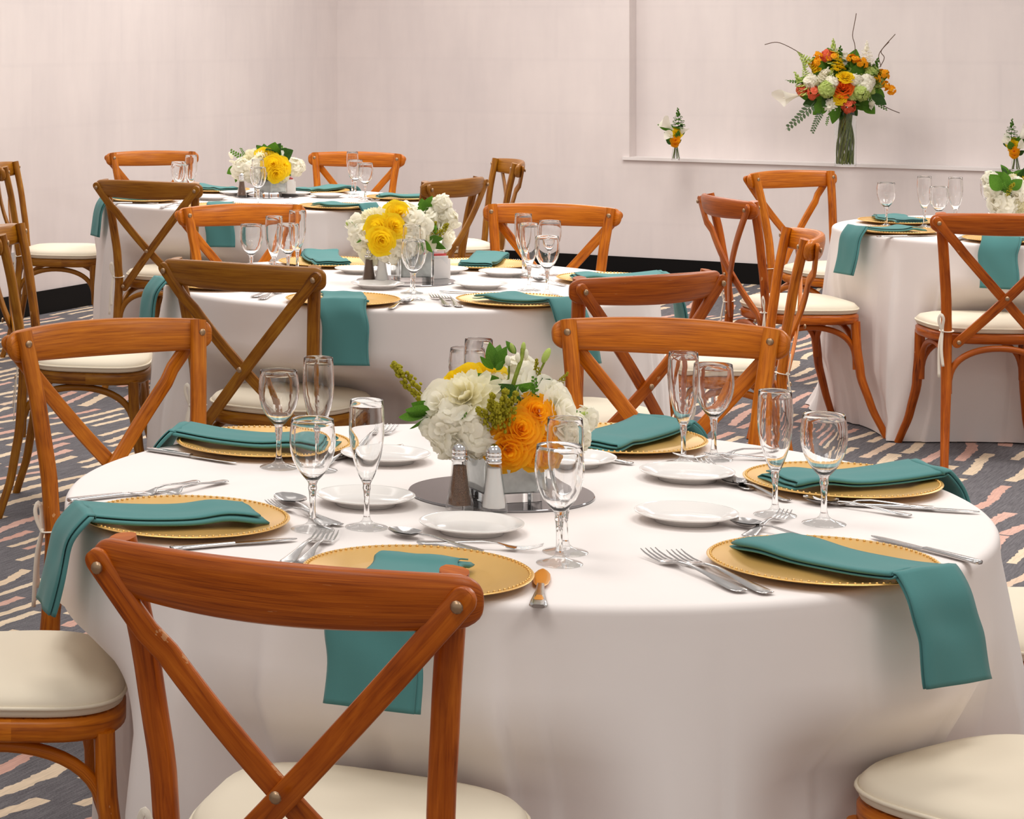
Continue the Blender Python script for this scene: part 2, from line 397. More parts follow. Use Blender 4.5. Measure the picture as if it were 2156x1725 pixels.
# ---------------------------------------------------------------- cross-back chair
def seat_outline(k=1.0, n=48):
    o = []
    for i in range(n):
        a = 2 * pi * i / n; c, s_ = cos(a), sin(a)
        e = 0.62
        x = (abs(c) ** e) * (1 if c >= 0 else -1); y = (abs(s_) ** e) * (1 if s_ >= 0 else -1)
        w = 0.215 + 0.018 * y
        o.append((x * w * k, y * 0.196 * k + 0.002))
    return o
def slab(rings):
    "rings of (outline, z), closed top and bottom"
    m = MB(); n = len(rings[0][0]); vs = []; fs = []
    for o, z in rings: vs += [(x, y, z) for x, y in o]
    for i in range(len(rings) - 1):
        for k in range(n):
            k2 = (k + 1) % n; fs.append((i * n + k, i * n + k2, (i + 1) * n + k2, (i + 1) * n + k))
    fs.append(tuple(reversed(range(n)))); fs.append(tuple(range((len(rings) - 1) * n, len(rings) * n)))
    per = [0.0]
    for k in range(n):
        a, b = rings[0][0][k], rings[0][0][(k + 1) % n]; per.append(per[-1] + hypot(a[0] - b[0], a[1] - b[1]))
    uv = []
    for f in fs:
        if len(f) == 4:
            i0 = f[0] // n; k = f[0] % n
            uv.append([(per[k], rings[i0][1]), (per[k + 1], rings[i0][1]), (per[k + 1], rings[i0 + 1][1]), (per[k], rings[i0 + 1][1])])
        else: uv.append([(vs[q][0], vs[q][1]) for q in f])
    m.add(vs, fs, uv); return m
def leg_pt(s, z):                                                       # rear leg and upright
    T = [(0, .212, -.300), (.12, .199, -.262), (.28, .188, -.234), (.46, .183, -.222), (.60, .188, -.234), (.76, .203, -.258), (.905, .221, -.288)]
    for (z0, x0, y0), (z1, x1, y1) in zip(T, T[1:]):
        if z <= z1: break
    f = (z - z0) / (z1 - z0); return Vector((s * (x0 + (x1 - x0) * f), y0 + (y1 - y0) * f + .022, z))
def fleg_pt(s, z):
    T = [(0, .242, .268), (.10, .214, .226), (.22, .195, .188), (.34, .188, .172), (.44, .186, .168)]
    for (z0, x0, y0), (z1, x1, y1) in zip(T, T[1:]):
        if z <= z1: break
    f = (z - z0) / (z1 - z0); return Vector((s * (x0 + (x1 - x0) * f), y0 + (y1 - y0) * f - .016, z))
def make_chair():
    root = thing('cross_back_chair', 'x', 'chair')
    oct_ = rrect(0.036, 0.030, 0.012, 2)
    for s in (1, -1):
        m = MB(); ctr = [leg_pt(s, z) for z in (0, .06, .12, .20, .28, .37, .46, .53, .60, .68, .76, .84, .905)]
        pts = smooth_path(ctr, 26)
        m.sweep(pts, oct_, (0, 1, 0), [(1 - 0.22 * max(0, 1 - p.z / 0.3), 1 - 0.18 * max(0, 1 - p.z / 0.3)) for p in pts])
        obj('leg', m.mesh('rear_leg', True, 50), 'wood', root)
        m = MB(); pts = smooth_path([fleg_pt(s, z) for z in (.44, .34, .27, .22, .15, .10, .05, 0)], 20)
        m.sweep(pts, rrect(0.037, 0.034, 0.014, 2), (0, 1, 0), [(0.72 + 0.28 * min(1, p.z / 0.3),) * 2 for p in pts])
        obj('leg', m.mesh('front_leg', True, 50), 'wood', root)
    # curved top rail, leaning back
    RA = [sin(pi / 2 * (i / 36 * 2 - 1)) for i in range(37)]
    def rail(t, dz=0.0, back=0.0):
        x = 0.256 * t; y = -0.336 + 1.08 * x * x
        return Vector((x, y - back - 0.20 * dz, 0.871 + dz))
    m = MB(); pts = [rail(t) for t in RA]; sc = []
    for t in RA:
        e = sqrt(max(0.0, 1 - max(0, (abs(t) - 0.88) / 0.12) ** 2)); e = max(e, 0.04)
        hgt = (0.066 + 0.016 * (1 - t * t)) * (0.30 + 0.70 * e); sc.append((0.029 * (0.45 + 0.55 * e), hgt))
    prof = [(a, b) for a, b in rrect(1.0, 1.0, 0.38, 3)]
    m.sweep(pts, prof, (0, -0.2, 1), sc)
    obj('top_rail', m.mesh('top_rail', True, 60), 'wood', root)
    # crossed slats hooked behind the rail ends
    for s, dy in ((1, 0.0), (-1, 0.0115)):
        a = Vector((s * 0.241, -0.302, 0.878)); b = Vector((-s * 0.150, -0.216, 0.436))
        pts = []
        for i in range(17):
            f = i / 16; p = a.lerp(b, f); p.y -= 0.030 * sin(pi * f) - (dy if 0.2 < f < 0.95 else 0) - 0.004; p.x += s * 0.008 * sin(pi * f)
            pts.append(p)
        m = MB(); d = (b - a).normalized()
        sc = [(0.75 if i in (0, 16) else 1.0, 1.0) for i in range(17)]
        sc = [(1.0, 1.0)] * 17; ex = [(.004, .97), (.008, .88), (.012, .72), (.0150, .50), (.0165, .25)]
        pts = [pts[0] - d * q for q, _ in ex[::-1]] + pts + [pts[-1] + d * q for q, _ in ex]; sc = [(w, .9) for _, w in ex[::-1]] + sc + [(w, .9) for _, w in ex]
        m.sweep(pts, rrect(0.034, 0.0115, 0.004, 2), (0, 1, 0), sc)
        obj('cross_slat', m.mesh('cross_slat', True, 45), 'wood', root)
    o1, o0 = seat_outline(1.0), seat_outline(0.97)
    obj('seat_frame', slab([(o0, .430), (o1, .436), (o1, .460), (o0, .467)]).mesh('seat_frame', True, 50), 'wood', root)
    c = lambda k: seat_outline(k)
    cu = obj('seat_cushion', slab([(c(.93), .467), (c(.985), .472), (c(.995), .482), (c(.985), .493), (c(.94), .503), (c(.80), .511), (c(.5), .516), (c(.12), .518)]), 'cushion', root)
    m = MB(); m.tube([(x, y, .485) for x, y in c(1.0)], 0.0035, 6, loop=True); obj('piping', m, 'cushion', cu)
    for s in (1, -1):
        m = MB(); L = leg_pt(s, .482); fl = rrect(0.010, 0.0025, 0.001, 1)
        ring = [(L.x + 0.0215 * cos(a), L.y + 0.019 * sin(a), .480 + 0.003 * sin(a)) for a in [2 * pi * k / 14 for k in range(14)]]
        m.sweep(ring, fl, (0, 0, 1), loop=True)
        K = Vector((L.x + s * 0.018, L.y - 0.014, .480))
        m.ball(K, 0.006, 8, 5)
        loop = [K + Vector(q) for q in ((0, 0, 0), (s * .010, -.004, .022), (s * .014, -.006, .045), (s * .006, -.008, .060), (s * -.002, -.008, .044), (0, -.004, .020), (0, 0, 0))]
        m.sweep(smooth_path(loop, 20), fl, (0, 1, 0))
        for q in ((s * .006, -.010, -.065, s * .002, -.016, -.125), (s * .012, -.004, -.055, s * .015, -.012, -.165)):
            m.sweep(smooth_path([K, K + Vector(q[:3]), K + Vector(q[3:])], 10), fl, (0, 1, 0))
        obj('tie', m, 'tie', cu)
    ends = [leg_pt(1, .255) + Vector((-.012, .012, 0)), leg_pt(-1, .255) + Vector((.012, .012, 0)), fleg_pt(-1, .255) + Vector((.012, -.012, 0)), fleg_pt(1, .255) + Vector((-.012, -.012, 0))]
    for i in range(4):
        a, b = ends[i], ends[(i + 1) % 4]; pts = []
        for k in range(25):
            t = pi * k / 24; f = 0.5 - 0.5 * cos(t); h = sin(t) ** 0.62 if 0 < k < 24 else 0.0
            p = a.lerp(b, f); pts.append((p.x, p.y, 0.255 + 0.163 * h))
        m = MB(); m.tube(pts, 0.0115, 8, (0.1, 0.2, 1)); obj('brace', m.mesh('brace', True, 60), 'wood', root)
    m = MB(); m.ball((0, 0, 0), 0.0085, 8, 5, (1, 0.55, 1)); bme = m.mesh('bolt'); bme.materials.append(M['bolt'])
    for p in [(.219, -.245, .880), (-.219, -.245, .880), (.237, -.311, .872), (-.237, -.311, .872), (.0, -.294, .606), (.148, -.230, .441), (-.148, -.230, .441)]:
        obj('bolt', bme, None, root, p)
    return root
proto = make_chair()
KIDS = {}
def tintc(t): return (t[0], t[1], t[2], 1)
WARM, BROWN, RED, ORANGE = (1.05, 1.05, 1.0), (0.70, 0.92, 1.0), (0.97, 0.74, 0.7), (1.22, 1.16, 0.9)
CHAIRS = [  # origin, facing, tint, label
    ((0.405, 3.23), (.44, .898), RED, 'large red-brown cross-back chair whose top rail partly covers a gold charger and teal napkin'),
    ((-0.08, 3.99), (1.0, .05), ORANGE, 'cross-back chair showing a cream cushion beside the tablecloth of the orange-rose table'),
    ((0.255, 5.04), (.466, -.885), WARM, 'orange-brown cross-back chair standing on bare carpet edge beside the orange-rose table'),
    ((1.265, 5.05), (-.378, -.926), ORANGE, 'glossy orange cross-back chair behind two glasses at the orange-rose table'),
    ((1.80, 4.32), (-.99, -.14), RED, 'red-brown chair mostly hidden behind the orange-rose tablecloth, its cushion edge showing'),
    ((1.385, 3.36), (-.54, .84), ORANGE, 'cross-back chair with a pale peach-lit round cushion under the longest hanging napkin'),
    ((0.68, 6.92), (.545, .838), BROWN, 'dark brown cross-back chair with its back to the orange-rose table, cushion showing'),
    ((1.46, 6.62), (-.46, .888), RED, 'reddish cross-back chair directly behind the glossy orange chair, at the yellow-rose table'),
    ((2.12, 7.70), (-.965, .17), ORANGE, 'cross-back chair turned edge-on with a white ribbon bow, beside the yellow-rose table'),
    ((1.715, 8.56), (-.45, -.893), ORANGE, 'bright orange cross-back chair behind two pairs of glasses at the yellow-rose table'),
    ((0.785, 8.53), (.33, -.944), ORANGE, 'orange cross-back chair behind a goblet and flutes at the yellow-rose table'),
    ((0.125, 7.78), (.99, -.12), BROWN, 'brown side-on chair with trailing ribbon ties standing on striped carpet by the yellow-rose table'),
    ((0.545, 10.48), (.50, .866), BROWN, 'brown cross-back chair with a ribbon tied on its leg at the corner table'),
    ((1.53, 10.56), (-.77, .64), BROWN, 'cross-back chair turned askew behind the yellow roses, at the corner table'),
    ((1.97, 11.80), (-.99, -.03), BROWN, 'dark narrow-looking chair turned edge-on against the bare wall by the corner table'),
    ((0.055, 11.5), (.99, -.10), BROWN, 'side-on chair with a cream cushion beside the black baseboard and corner table'),
    ((0.60, 12.36), (.28, -.96), WARM, 'cross-back chair facing out behind a flute and goblets at the corner table'),
    ((1.50, 12.26), (-.33, -.944), ORANGE, 'cross-back chair behind three tall glasses on the far edge of the corner table'),
    ((3.40, 8.72), (.10, .995), RED, 'orange-red cross-back chair with a ribbon bow in front of the ledge-side table'),
    ((2.90, 9.30), (.985, .10), RED, 'cross-back chair tucked sideways at the ledge-side table, front leg curving out on carpet'),
    ((3.48, 10.62), (.42, -.91), ORANGE, 'tall orange cross-back chair standing against the wall below the tall bouquet'),
]
chair_places = []
def finish_chair(o, c, f, tint, label):
    o.location = (c[0], c[1], 0); o.rotation_euler = (0, 0, atan2(-f[0], f[1])); o['label'] = label; o['group'] = 'wooden cross-back chairs'
    chair_places.append((Vector((c[0], c[1])), Vector(f).normalized()))
for i, (c, f, tint, label) in enumerate(CHAIRS):
    if i == 0: continue
    finish_chair(copy_tree(proto, None, tintc(tint)), c, f, tint, label)
for ch in proto.children: ch.color = tintc(CHAIRS[0][2])
finish_chair(proto, *CHAIRS[0])

# ---------------------------------------------------------------- tables and tablecloths
TZ, TR = 0.765, 0.765
T1, T2, T3, T4 = Vector((.786, 4.059)), Vector((1.114, 7.498)), Vector((.986, 11.13)), Vector((3.88, 9.42))
def make_table(c, name):
    t = thing('round_banquet_table', f'round folding banquet table hidden under the white cloth of the {name}', 'table', (c.x, c.y, 0), 0, 'round tables under white cloths')
    m = MB(); m.lathe([(TR - .012, TZ - .026), (TR - .006, TZ - .022), (TR - .006, TZ - .006), (TR - .012, TZ - .003)], 64); obj('tabletop', m.mesh('tabletop', True, 40), 'table', t)
    for a in (pi / 4, 3 * pi / 4, 5 * pi / 4, 7 * pi / 4):
        m = MB(); m.tube([(.30 * cos(a), .30 * sin(a), TZ - .03), (.34 * cos(a), .34 * sin(a), 0)], 0.015, 8); obj('leg', m, 'metal_leg', t)
def make_cloth_mesh(c, seed, label, flare=0.05, nf=11, puddle=0.0, amp=0.030):
    r = random.Random(seed); N = 480
    fold = []; ridge = [0.0] * N
    for _ in range(22):
        a0, A, w1, w2 = r.uniform(0, 2 * pi), r.uniform(.5, 1.0), r.uniform(.010, .022), r.uniform(.07, .17)
        if r.random() < .5: w1, w2 = w2, w1
        for i in range(N):
            d = (2 * pi * i / N - a0 + pi) % (2 * pi) - pi
            ridge[i] = max(ridge[i], A * math.exp(-abs(d) / (w1 if d < 0 else w2)))
    comps = [(k, r.uniform(0.5, 1.0) * (1.0 if k < nf else 0.5), r.uniform(0, 2 * pi)) for k in range(4, nf + 5)]
    tot = sum(a for _, a, _ in comps)
    for i in range(N):
        th = 2 * pi * i / N
        q = sum(a * cos(k * th + ph) for k, a, ph in comps) / tot * 2.6
        fold.append(max(-1.0, min(1.2, abs(q) * 1.3 - 0.35 if q > 0 else q * 0.55)))
    vs = []; fs = []
    top = [(0.02, 0), (.25, 0), (.5, 0), (.70, 0)] + [(TR - .012 + .014 * sin(a), .014 * cos(a) - .014) for a in [pi / 2 * k / 5 for k in range(6)]]
    for rr, dz in top:
        for i in range(N):
            th = 2 * pi * i / N; vs.append((rr * cos(th), rr * sin(th), TZ + dz))
    drop = [0.02, .05, .09, .14, .20, .27, .35, .43, .51, .59, .67, .75, .83, .90, .96, 1.0]
    zt = TZ - .014; wob = [r.uniform(-1, 1) for _ in range(12)]
    for t in drop:
        for i in range(N):
            th = 2 * pi * i / N
            am = min(1.0, t / 0.5) ** 1.3
            rad = TR + .002 + flare * t * 0.8
            bulge = amp * am * (fold[i] * .7 + 0.25) + .034 * min(1.0, max(0, t - .02) / .30) * ridge[i] + puddle * max(0, (t - .8) / .2) ** 1.5 * (0.6 + 0.4 * sin(5 * th + seed))
            z = zt * (1 - t) + 0.004 * t
            x, y = rad * cos(th), rad * sin(th); pushed = 0.0
            # the chairs push the hanging cloth back under the table
            if z < .60:
                for cp, cf in chair_places:
                    d = Vector((c.x + x, c.y + y)) - cp
                    if d.length > .9: continue
                    ly = d.dot(cf); lx = d.x * cf.y - d.y * cf.x
                    lim = 0.232 + 0.06 * max(0, 1 - z / .25)
                    if ly < lim and ly > -.3 and abs(lx) < .46:
                        k = 1 - max(0, (abs(lx) - .22) / .24); k = k * k * (3 - 2 * k)
                        k *= min(1.0, (.60 - z) / .10)
                        x += cf.x * (lim - ly) * k; y += cf.y * (lim - ly) * k; pushed = max(pushed, k)
            bulge *= 1 - .35 * pushed
            vs.append((x + bulge * cos(th), y + bulge * sin(th), z))
    R_ = len(top) + len(drop)
    for j in range(R_ - 1):
        for i in range(N):
            i2 = (i + 1) % N; fs.append((j * N + i, (j + 1) * N + i, (j + 1) * N + i2, j * N + i2))
    fs.append(tuple(range(N)))
    m = MB(); m.add(vs, fs)
    o = obj('tablecloth', m, 'cloth', None, (c.x, c.y, 0.0)); tag(o, label, 'tablecloth', 'white round tablecloths'); return o
for c, nm, sd, kw in ((T1, 'orange-rose table', 3, dict(flare=.045, nf=12, amp=.048)), (T2, 'yellow-rose table', 12, dict(flare=.05, nf=12, amp=.036)), (T3, 'corner table', 21, dict(flare=.05, nf=11)), (T4, 'ledge-side table', 8, dict(flare=.03, nf=12, puddle=.07, amp=.034))):
    make_table(c, nm)
    make_cloth_mesh(c, sd, {3: 'floor-length white tablecloth under the centrepiece of orange roses', 12: 'floor-length white tablecloth under the yellow roses and blue sugar packet', 21: 'white tablecloth on the table nearest the corner of the room', 8: 'white tablecloth puddling on the carpet below the wall ledge'}[sd], **kw)

# ---------------------------------------------------------------- tableware prototypes (meshes shared by the copies)
ZT = TZ + 0.0005
ME = {}
m = MB(); m.lathe([(.10, .0), (.112, .0005), (.132, .006), (.158, .0105), (.165, .0120), (.1665, .0135), (.165, .0147), (.158, .0130), (.133, .0090), (.113, .0042), (.108, .0035), (.02, .0032)], 72)
ME['charger'] = m.mesh('charger_dish', True, 60); ME['charger'].materials.append(M['gold'])
m = MB()
for k in range(96):
    a = 2 * pi * k / 96; m.ball((.1605 * cos(a), .1605 * sin(a), .0140), .0024, 6, 4)
ME['beads'] = m.mesh('beaded_rim'); ME['beads'].materials.append(M['gold'])
m = MB(); m.lathe([(.045, .0), (.050, .0), (.052, .004), (.066, .010), (.079, .0135), (.082, .0150), (.0825, .0165), (.0815, .0172), (.078, .0160), (.066, .0130), (.056, .0078), (.051, .0062), (.01, .0058)], 56)
ME['bread'] = m.mesh('bread_plate', True, 60); ME['bread'].materials.append(M['porcelain'])
def glass_meshes(key, foot, stem, bowl_out, wall):
    m = MB(); m.lathe(foot, 40); ME[key + '_foot'] = m.mesh('foot', True, 50)
    m = MB(); m.lathe(stem, 10); ME[key + '_stem'] = m.mesh('stem', True, 60)
    inner = [(max(r - wall, .0012), z + (wall * 2.5 if i == 0 else 0)) for i, (r, z) in enumerate(bowl_out)]
    rc = (bowl_out[-1][0] + inner[-1][0]) / 2; zc = bowl_out[-1][1]
    prof = bowl_out + [(rc + wall * .5 * cos(a), zc + wall * .5 * sin(a)) for a in (.5, 1.05, 1.57, 2.09, 2.64)] + inner[::-1]
    m = MB(); m.lathe(prof, 40); ME[key + '_bowl'] = m.mesh('bowl', True, 70)
    for q in ('_foot', '_stem', '_bowl'): ME[key + q].materials.append(M['thin_glass' if q == '_foot' else 'glass'])
glass_meshes('wine', [(.034, 0), (.0345, .001), (.033, .0022), (.022, .0048), (.012, .0085), (.0072, .013), (.006, .0175)],
             [(.0058, .0178), (.0048, .030), (.0046, .045), (.0058, .060), (.0072, .066), (.0066, .072), (.009, .0785)],
             [(.0095, .0788), (.016, .086), (.0245, .097), (.0315, .111), (.0355, .126), (.0368, .140), (.0362, .154), (.0345, .167), (.0335, .176)], .0014)
glass_meshes('flute', [(.034, 0), (.0345, .001), (.033, .0022), (.020, .0048), (.011, .0085), (.0066, .013), (.0055, .0175)],
             [(.0053, .0178), (.0044, .030), (.0042, .046), (.0052, .058), (.0066, .063), (.006, .068), (.0075, .0735)],
             [(.008, .0738), (.012, .082), (.0175, .096), (.0230, .114), (.0268, .134), (.0282, .154), (.0280, .174), (.0270, .192), (.0262, .204)], .0013)
GLASSES = []
def put_glass(kind, p, label, group):
    p = clear_of(p, .203)
    for q in GLASSES:
        v = p.xy - q
        if v.length < .075: v = v.normalized() * (.075 - v.length); p.x += v.x; p.y += v.y
    GLASSES.append(p.xy)
    t = thing('wine_glass' if kind == 'wine' else 'champagne_flute', label, 'wine glass' if kind == 'wine' else 'flute', (p.x, p.y, ZT), rnd.uniform(0, 6), group)
    for q in ('foot', 'stem', 'bowl'): obj(q, ME[f'{kind}_{q}'], None, t)
    return t
def flat_sweep(prof, thick):
    "blade-like shape along y: prof = list of (y, half width, z)"
    m = MB(); m.sweep([(0, y, z) for y, w, z in prof], rrect(2, 1, .45, 2), (0, 0, 1), [(max(w, .0004), thick) for y, w, z in prof]); return m
def mesh_of(m, nm, mat='steel'): me = m.mesh(nm, True, 55); me.materials.append(M[mat]); return me
HANDLE = [(-.100, .0045, .004), (-.097, .0090, .004), (-.085, .0105, .0042), (-.060, .0085, .0055), (-.030, .0052, .0085), (.005, .0036, .0115), (.030, .0036, .0100)]
ME['f_handle'] = mesh_of(flat_sweep(HANDLE, .0024), 'handle')
m = flat_sweep([(.028, .0036, .0102), (.036, .0060, .0085), (.046, .0110, .0058), (.056, .0124, .0045), (.060, .0122, .0045)], .0018); ME['f_head'] = mesh_of(m, 'head')
m = MB(); m.sweep([(0, .058, .0045), (0, .075, .0052), (0, .092, .0085), (0, .102, .0122)], rrect(2, 1, .45, 2), (0, 0, 1), [(.0017, .0018), (.0016, .0018), (.0013, .0016), (.0006, .0012)]); ME['f_tine'] = mesh_of(m, 'tine')
ME['k_handle'] = mesh_of(flat_sweep([(-.110, .0055, .004), (-.107, .0095, .004), (-.090, .0105, .0042), (-.050, .0088, .0045), (-.012, .0068, .0045), (0.0, .0066, .0045)], .0058), 'handle')
ME['k_blade'] = mesh_of(flat_sweep([(-.002, .0062, .0042), (.008, .0078, .004), (.030, .0094, .004), (.070, .0098, .004), (.095, .0082, .004), (.108, .0040, .004), (.112, .0010, .004)], .0018), 'blade')
ME['s_handle'] = ME['f_handle']
def spoon_bowl():
    m = MB(); 
    def f(sgn, lift):
        vs = []
        for i in range(11):
            y = .030 + .066 * i / 10; w = .0205 * sqrt(max(0, sin(pi * min(1, (i / 10) ** 0.85)))) + .0012
            for j in range(9):
                q = j / 8 * 2 - 1; vs.append((w * q, y, .0015 + .0085 * (1 - (1 - q * q) * sin(pi * i / 10)) * (1.0 if i else 1.05) + lift))
        return vs
    a = f(1, 0); b = f(1, .0014); n = len(a)
    fs = [(i * 9 + j, (i + 1) * 9 + j, (i + 1) * 9 + j + 1, i * 9 + j + 1) for i in range(10) for j in range(8)]
    m.add(a + b, [tuple(reversed(q)) for q in fs] + [tuple(n + k for k in q) for q in fs]); return m
ME['s_bowl'] = mesh_of(spoon_bowl(), 'bowl')
def lay(kind, u0, v0, u1, v1, z, label, group, zlift=0.0):
    "cutlery from its handle end towards its tip, lying at height z"
    a = at(u0, v0, z); b = at(u1, v1, z); d = b - a; mid = clear_of((a + b) / 2, .204 if 'outer' in label or 'first' in label or 'upper' in label else .174, (.10, d.xy.normalized()))
    t = thing({'f': 'dinner_fork', 'k': 'table_knife', 's': 'soup_spoon'}[kind], label, {'f': 'fork', 'k': 'knife', 's': 'spoon'}[kind], (mid.x, mid.y, z + zlift), atan2(-d.x, d.y), group)
    k_ = max(.95, min(1.25, d.length / .205)); t.scale = (k_, k_, 1)
    obj('handle', ME[kind + '_handle'], None, t)
    if kind == 'f':
        obj('head', ME['f_head'], None, t)
        for k in range(4): obj('tine', ME['f_tine'], None, t, ((k - 1.5) * .0066, 0, 0))
    elif kind == 'k': obj('blade', ME['k_blade'], None, t)
    else: obj('bowl', ME['s_bowl'], None, t)
    return t

def napkin(c, tc, ang, inner, hang, width, label, skew=0.0, seed=0, top=0.022):
    """folded napkin strip lying over the charger at c and hanging over the edge of the table centred at tc;
    ang turns it away from the straight outward line; inner = reach past the charger centre; hang = drop below the edge"""
    r = random.Random(seed)
    o = (c.xy - tc); out = o.normalized(); rot = Matrix.Rotation(ang, 2); d = (rot @ out).normalized(); sd = Vector((d.y, -d.x))
    # distance along d from c to the table edge
    b = o.dot(d); disc = b * b - (o.length_squared - (TR + .006) ** 2); edge = max(-b + sqrt(max(disc, 0.01)), .180)
    zc = TZ + .0165                                     # resting on the charger rim
    ctrl = [(-inner, zc - .004), (-inner * .55, zc + .001), (0, zc - .004), (min(.10, edge * .5), zc - .001), (min(.170, edge - .02), zc + .0065)]
    if edge > .24: ctrl.append(((.175 + edge) / 2, zc + .002))
    ctrl += [(edge - .012, TZ + (.026 if edge < .215 else .016)), (edge + .014, TZ - .004), (edge + .026, TZ - .04), (edge + .036, TZ - hang * .6), (edge + .046, TZ - hang)]
    if hang <= 0: ctrl = [(-inner, zc - .001), (-inner * .5, zc + .001), (0, zc - .003), (.06, zc - .002), (.11, zc), (.145, zc + .002)]
    path = smooth_path([(s, 0, z) for s, z in ctrl], 44)
    n = len(path); K = 9; layers = 3; th = 0.0042; vs = []; fs = []
    L = [0.0]
    for i in range(1, n): L.append(L[-1] + (path[i] - path[i - 1]).length)
    m = MB(); ph = [r.uniform(0, 6) for _ in range(6)]
    # section: three stacked layers, joined by folds on alternating sides
    def sect(off, f):
        # zig-zag centre line of the folded cloth across the width, as list of (w, h)
        w = width / 2; pts = []
        for l in range(layers):
            h = l * th * (1.05 + 0.35 * f) - 0.001; side = 1 if l % 2 == 0 else -1
            ww = w * (1 - .03 * l)
            row = [(side * ww * (1 - 2 * k / K), h) for k in range(K + 1)]
            pts += row
            if l < layers - 1: pts.append((-side * (ww + .0022), h + th * .5))
        return pts
    cl = None
    for i, p in enumerate(path):
        t = (path[min(i + 1, n - 1)] - path[max(i - 1, 0)]).normalized(); nn = Vector((-t.z, 0, t.x))
        f = i / (n - 1); fan = max(0, 1 - f * 4)
        sec = sect(0, fan)
        wav = 0.004 * sin(9 * f + ph[0]) + .003 * sin(21 * f + ph[1])
        wsc = 1 + 0.10 * max(0, f - .6) + .03 * sin(7 * f + ph[2])
        row_o = []; row_i = []
        for q, (a, h) in enumerate(sec):
            l = min(layers - 1, q // (K + 2))
            along = -(layers - 1 - l) * .007 * (1 if i == 0 else 0) if i == 0 else 0
            ripple = .0016 * sin(a * 50 + f * 14 + ph[3]) * (0.3 + f) + 0.0008 * sin(a * 90 - f * 9 + ph[4])
            s_ = p.x + nn.x * (h + ripple) + along
            z_ = p.z + nn.z * (h + ripple)
            a2 = a * wsc + wav + skew * L[i]
            W2 = c.xy + d * s_ + sd * a2
            row_o.append((W2.x, W2.y, z_))
        vs += row_o; cl = len(row_o)
    for i in range(n - 1):
        for q in range(cl - 1): fs.append((i * cl + q, (i + 1) * cl + q, (i + 1) * cl + q + 1, i * cl + q + 1))
    org = Vector((c.x, c.y, TZ))
    m.add([(x - org.x, y - org.y, z - org.z) for x, y, z in vs], fs)
    ob = obj('folded_napkin', m, 'napkin', None, org)
    so = ob.modifiers.new('thickness', 'SOLIDIFY'); so.thickness = 0.0022; so.offset = 0
    return tag(ob, label, 'napkin', 'folded teal napkins')
def charger(p, label, group, rz=0.0):
    t = thing('charger_plate', label, 'plate', (p.x, p.y, ZT), rz, group)
    obj('dish', ME['charger'], None, t); b = obj('beaded_rim', ME['beads'], None, t); b['kind'] = 'stuff'; return t
CHARGERS = []
def clear_of(p, dist, seg=None):
    "shift a plate, glass foot or piece of cutlery (seg: half length, direction) so that it lies beside the chargers"
    p = p.copy()
    for _ in range(2):
        for c in CHARGERS:
            if seg:
                L, d = seg; t = max(-L, min(L, (c - p.xy).dot(d))); q = p.xy + d * t
            else: q = p.xy
            v = q - c
            if 1e-6 < v.length < dist:
                if seg: n = Vector((-seg[1].y, seg[1].x)); n = n if n.dot(v) > 0 else -n
                else: n = v.normalized()
                k = min(.07, dist - v.length); p.x += n.x * k; p.y += n.y * k
    return p
def bread(p, label, group):
    p = clear_of(p, .251)
    return tag(obj('bread_plate', ME['bread'], None, None, (p.x, p.y, ZT)), label, 'plate', group)

# ---- salt and pepper shakers, mirror, sugar caddy
def oct_shell(prof, n=8):
    m = MB(); m.lathe(prof, n); return m
ME['sh_body'] = mesh_of(oct_shell([(.0235, 0), (.0245, .002), (.0240, .010), (.0185, .035), (.0150, .060), (.0132, .078), (.0125, .084), (.0110, .084), (.0115, .078), (.0132, .060), (.0166, .035), (.0212, .012), (.0205, .008), (.001, .008)]), 'glass_body', 'thin_glass')
ME['sh_cap'] = mesh_of(oct_shell([(.0132, .0805), (.0138, .082), (.0138, .086), (.0125, .0875), (.0138, .089), (.0138, .092), (.0130, .094), (.0138, .0955), (.0135, .100), (.0118, .1055), (.0085, .1095), (.004, .1118), (.0008, .1122)], 20), 'cap', 'chrome')
for q, mat in (('pepper', 'pepper'), ('salt', 'salt')):
    m = MB(); m.lathe([(.0195, .0085), (.0200, .012), (.0160, .035), (.0124, .060), (.0112, .072), (.001, .073)], 8); ME['sh_' + q] = mesh_of(m, q + '_fill', mat)
def shaker(kind, p, z, label, group):
    t = thing(kind + '_shaker', label, 'shaker', (p.x, p.y, z), radians(10), group)
    obj('glass_body', ME['sh_body'], None, t); obj('cap', ME['sh_cap'], None, t); obj(kind + '_fill', ME['sh_' + kind], None, t)
def mirror_disc(p, r, label):
    m = MB(); m.lathe([(r - .001, 0), (r, .001), (r, .003), (r - .001, .004)], 72)
    tag(obj('mirror_plate', m.mesh('mirror_plate', True, 40), 'mirror', None, (p.x, p.y, ZT)), label, 'mirror', 'round centrepiece mirrors')
def caddy(p, z, label, cols, rz):
    t = thing('sugar_caddy', label, 'caddy', (p.x, p.y, z), rz)
    m = MB()
    w, d, h, k = .042, .030, .062, .003
    m.box((-w, -d, 0), (w, d, k)); m.box((-w, -d, k), (w, -d + k, h)); m.box((-w, d - k, k), (w, d, h)); m.box((-w, -d + k, k), (-w + k, d - k, h)); m.box((w - k, -d + k, k), (w, d - k, h))
    obj('box', m.mesh('box', False), 'ceramic', t)
    for i, cname in enumerate(cols):
        m = MB(); m.box((-.033, -.0012, 0), (.033, .0012, .066 + .006 * (i % 3)))
        o = obj('packet', m.mesh('packet', False), cname, t, (0, -.022 + .008 * i, .006)); o.rotation_euler = (radians(6 - 4 * i), 0, radians(3 * i - 5))

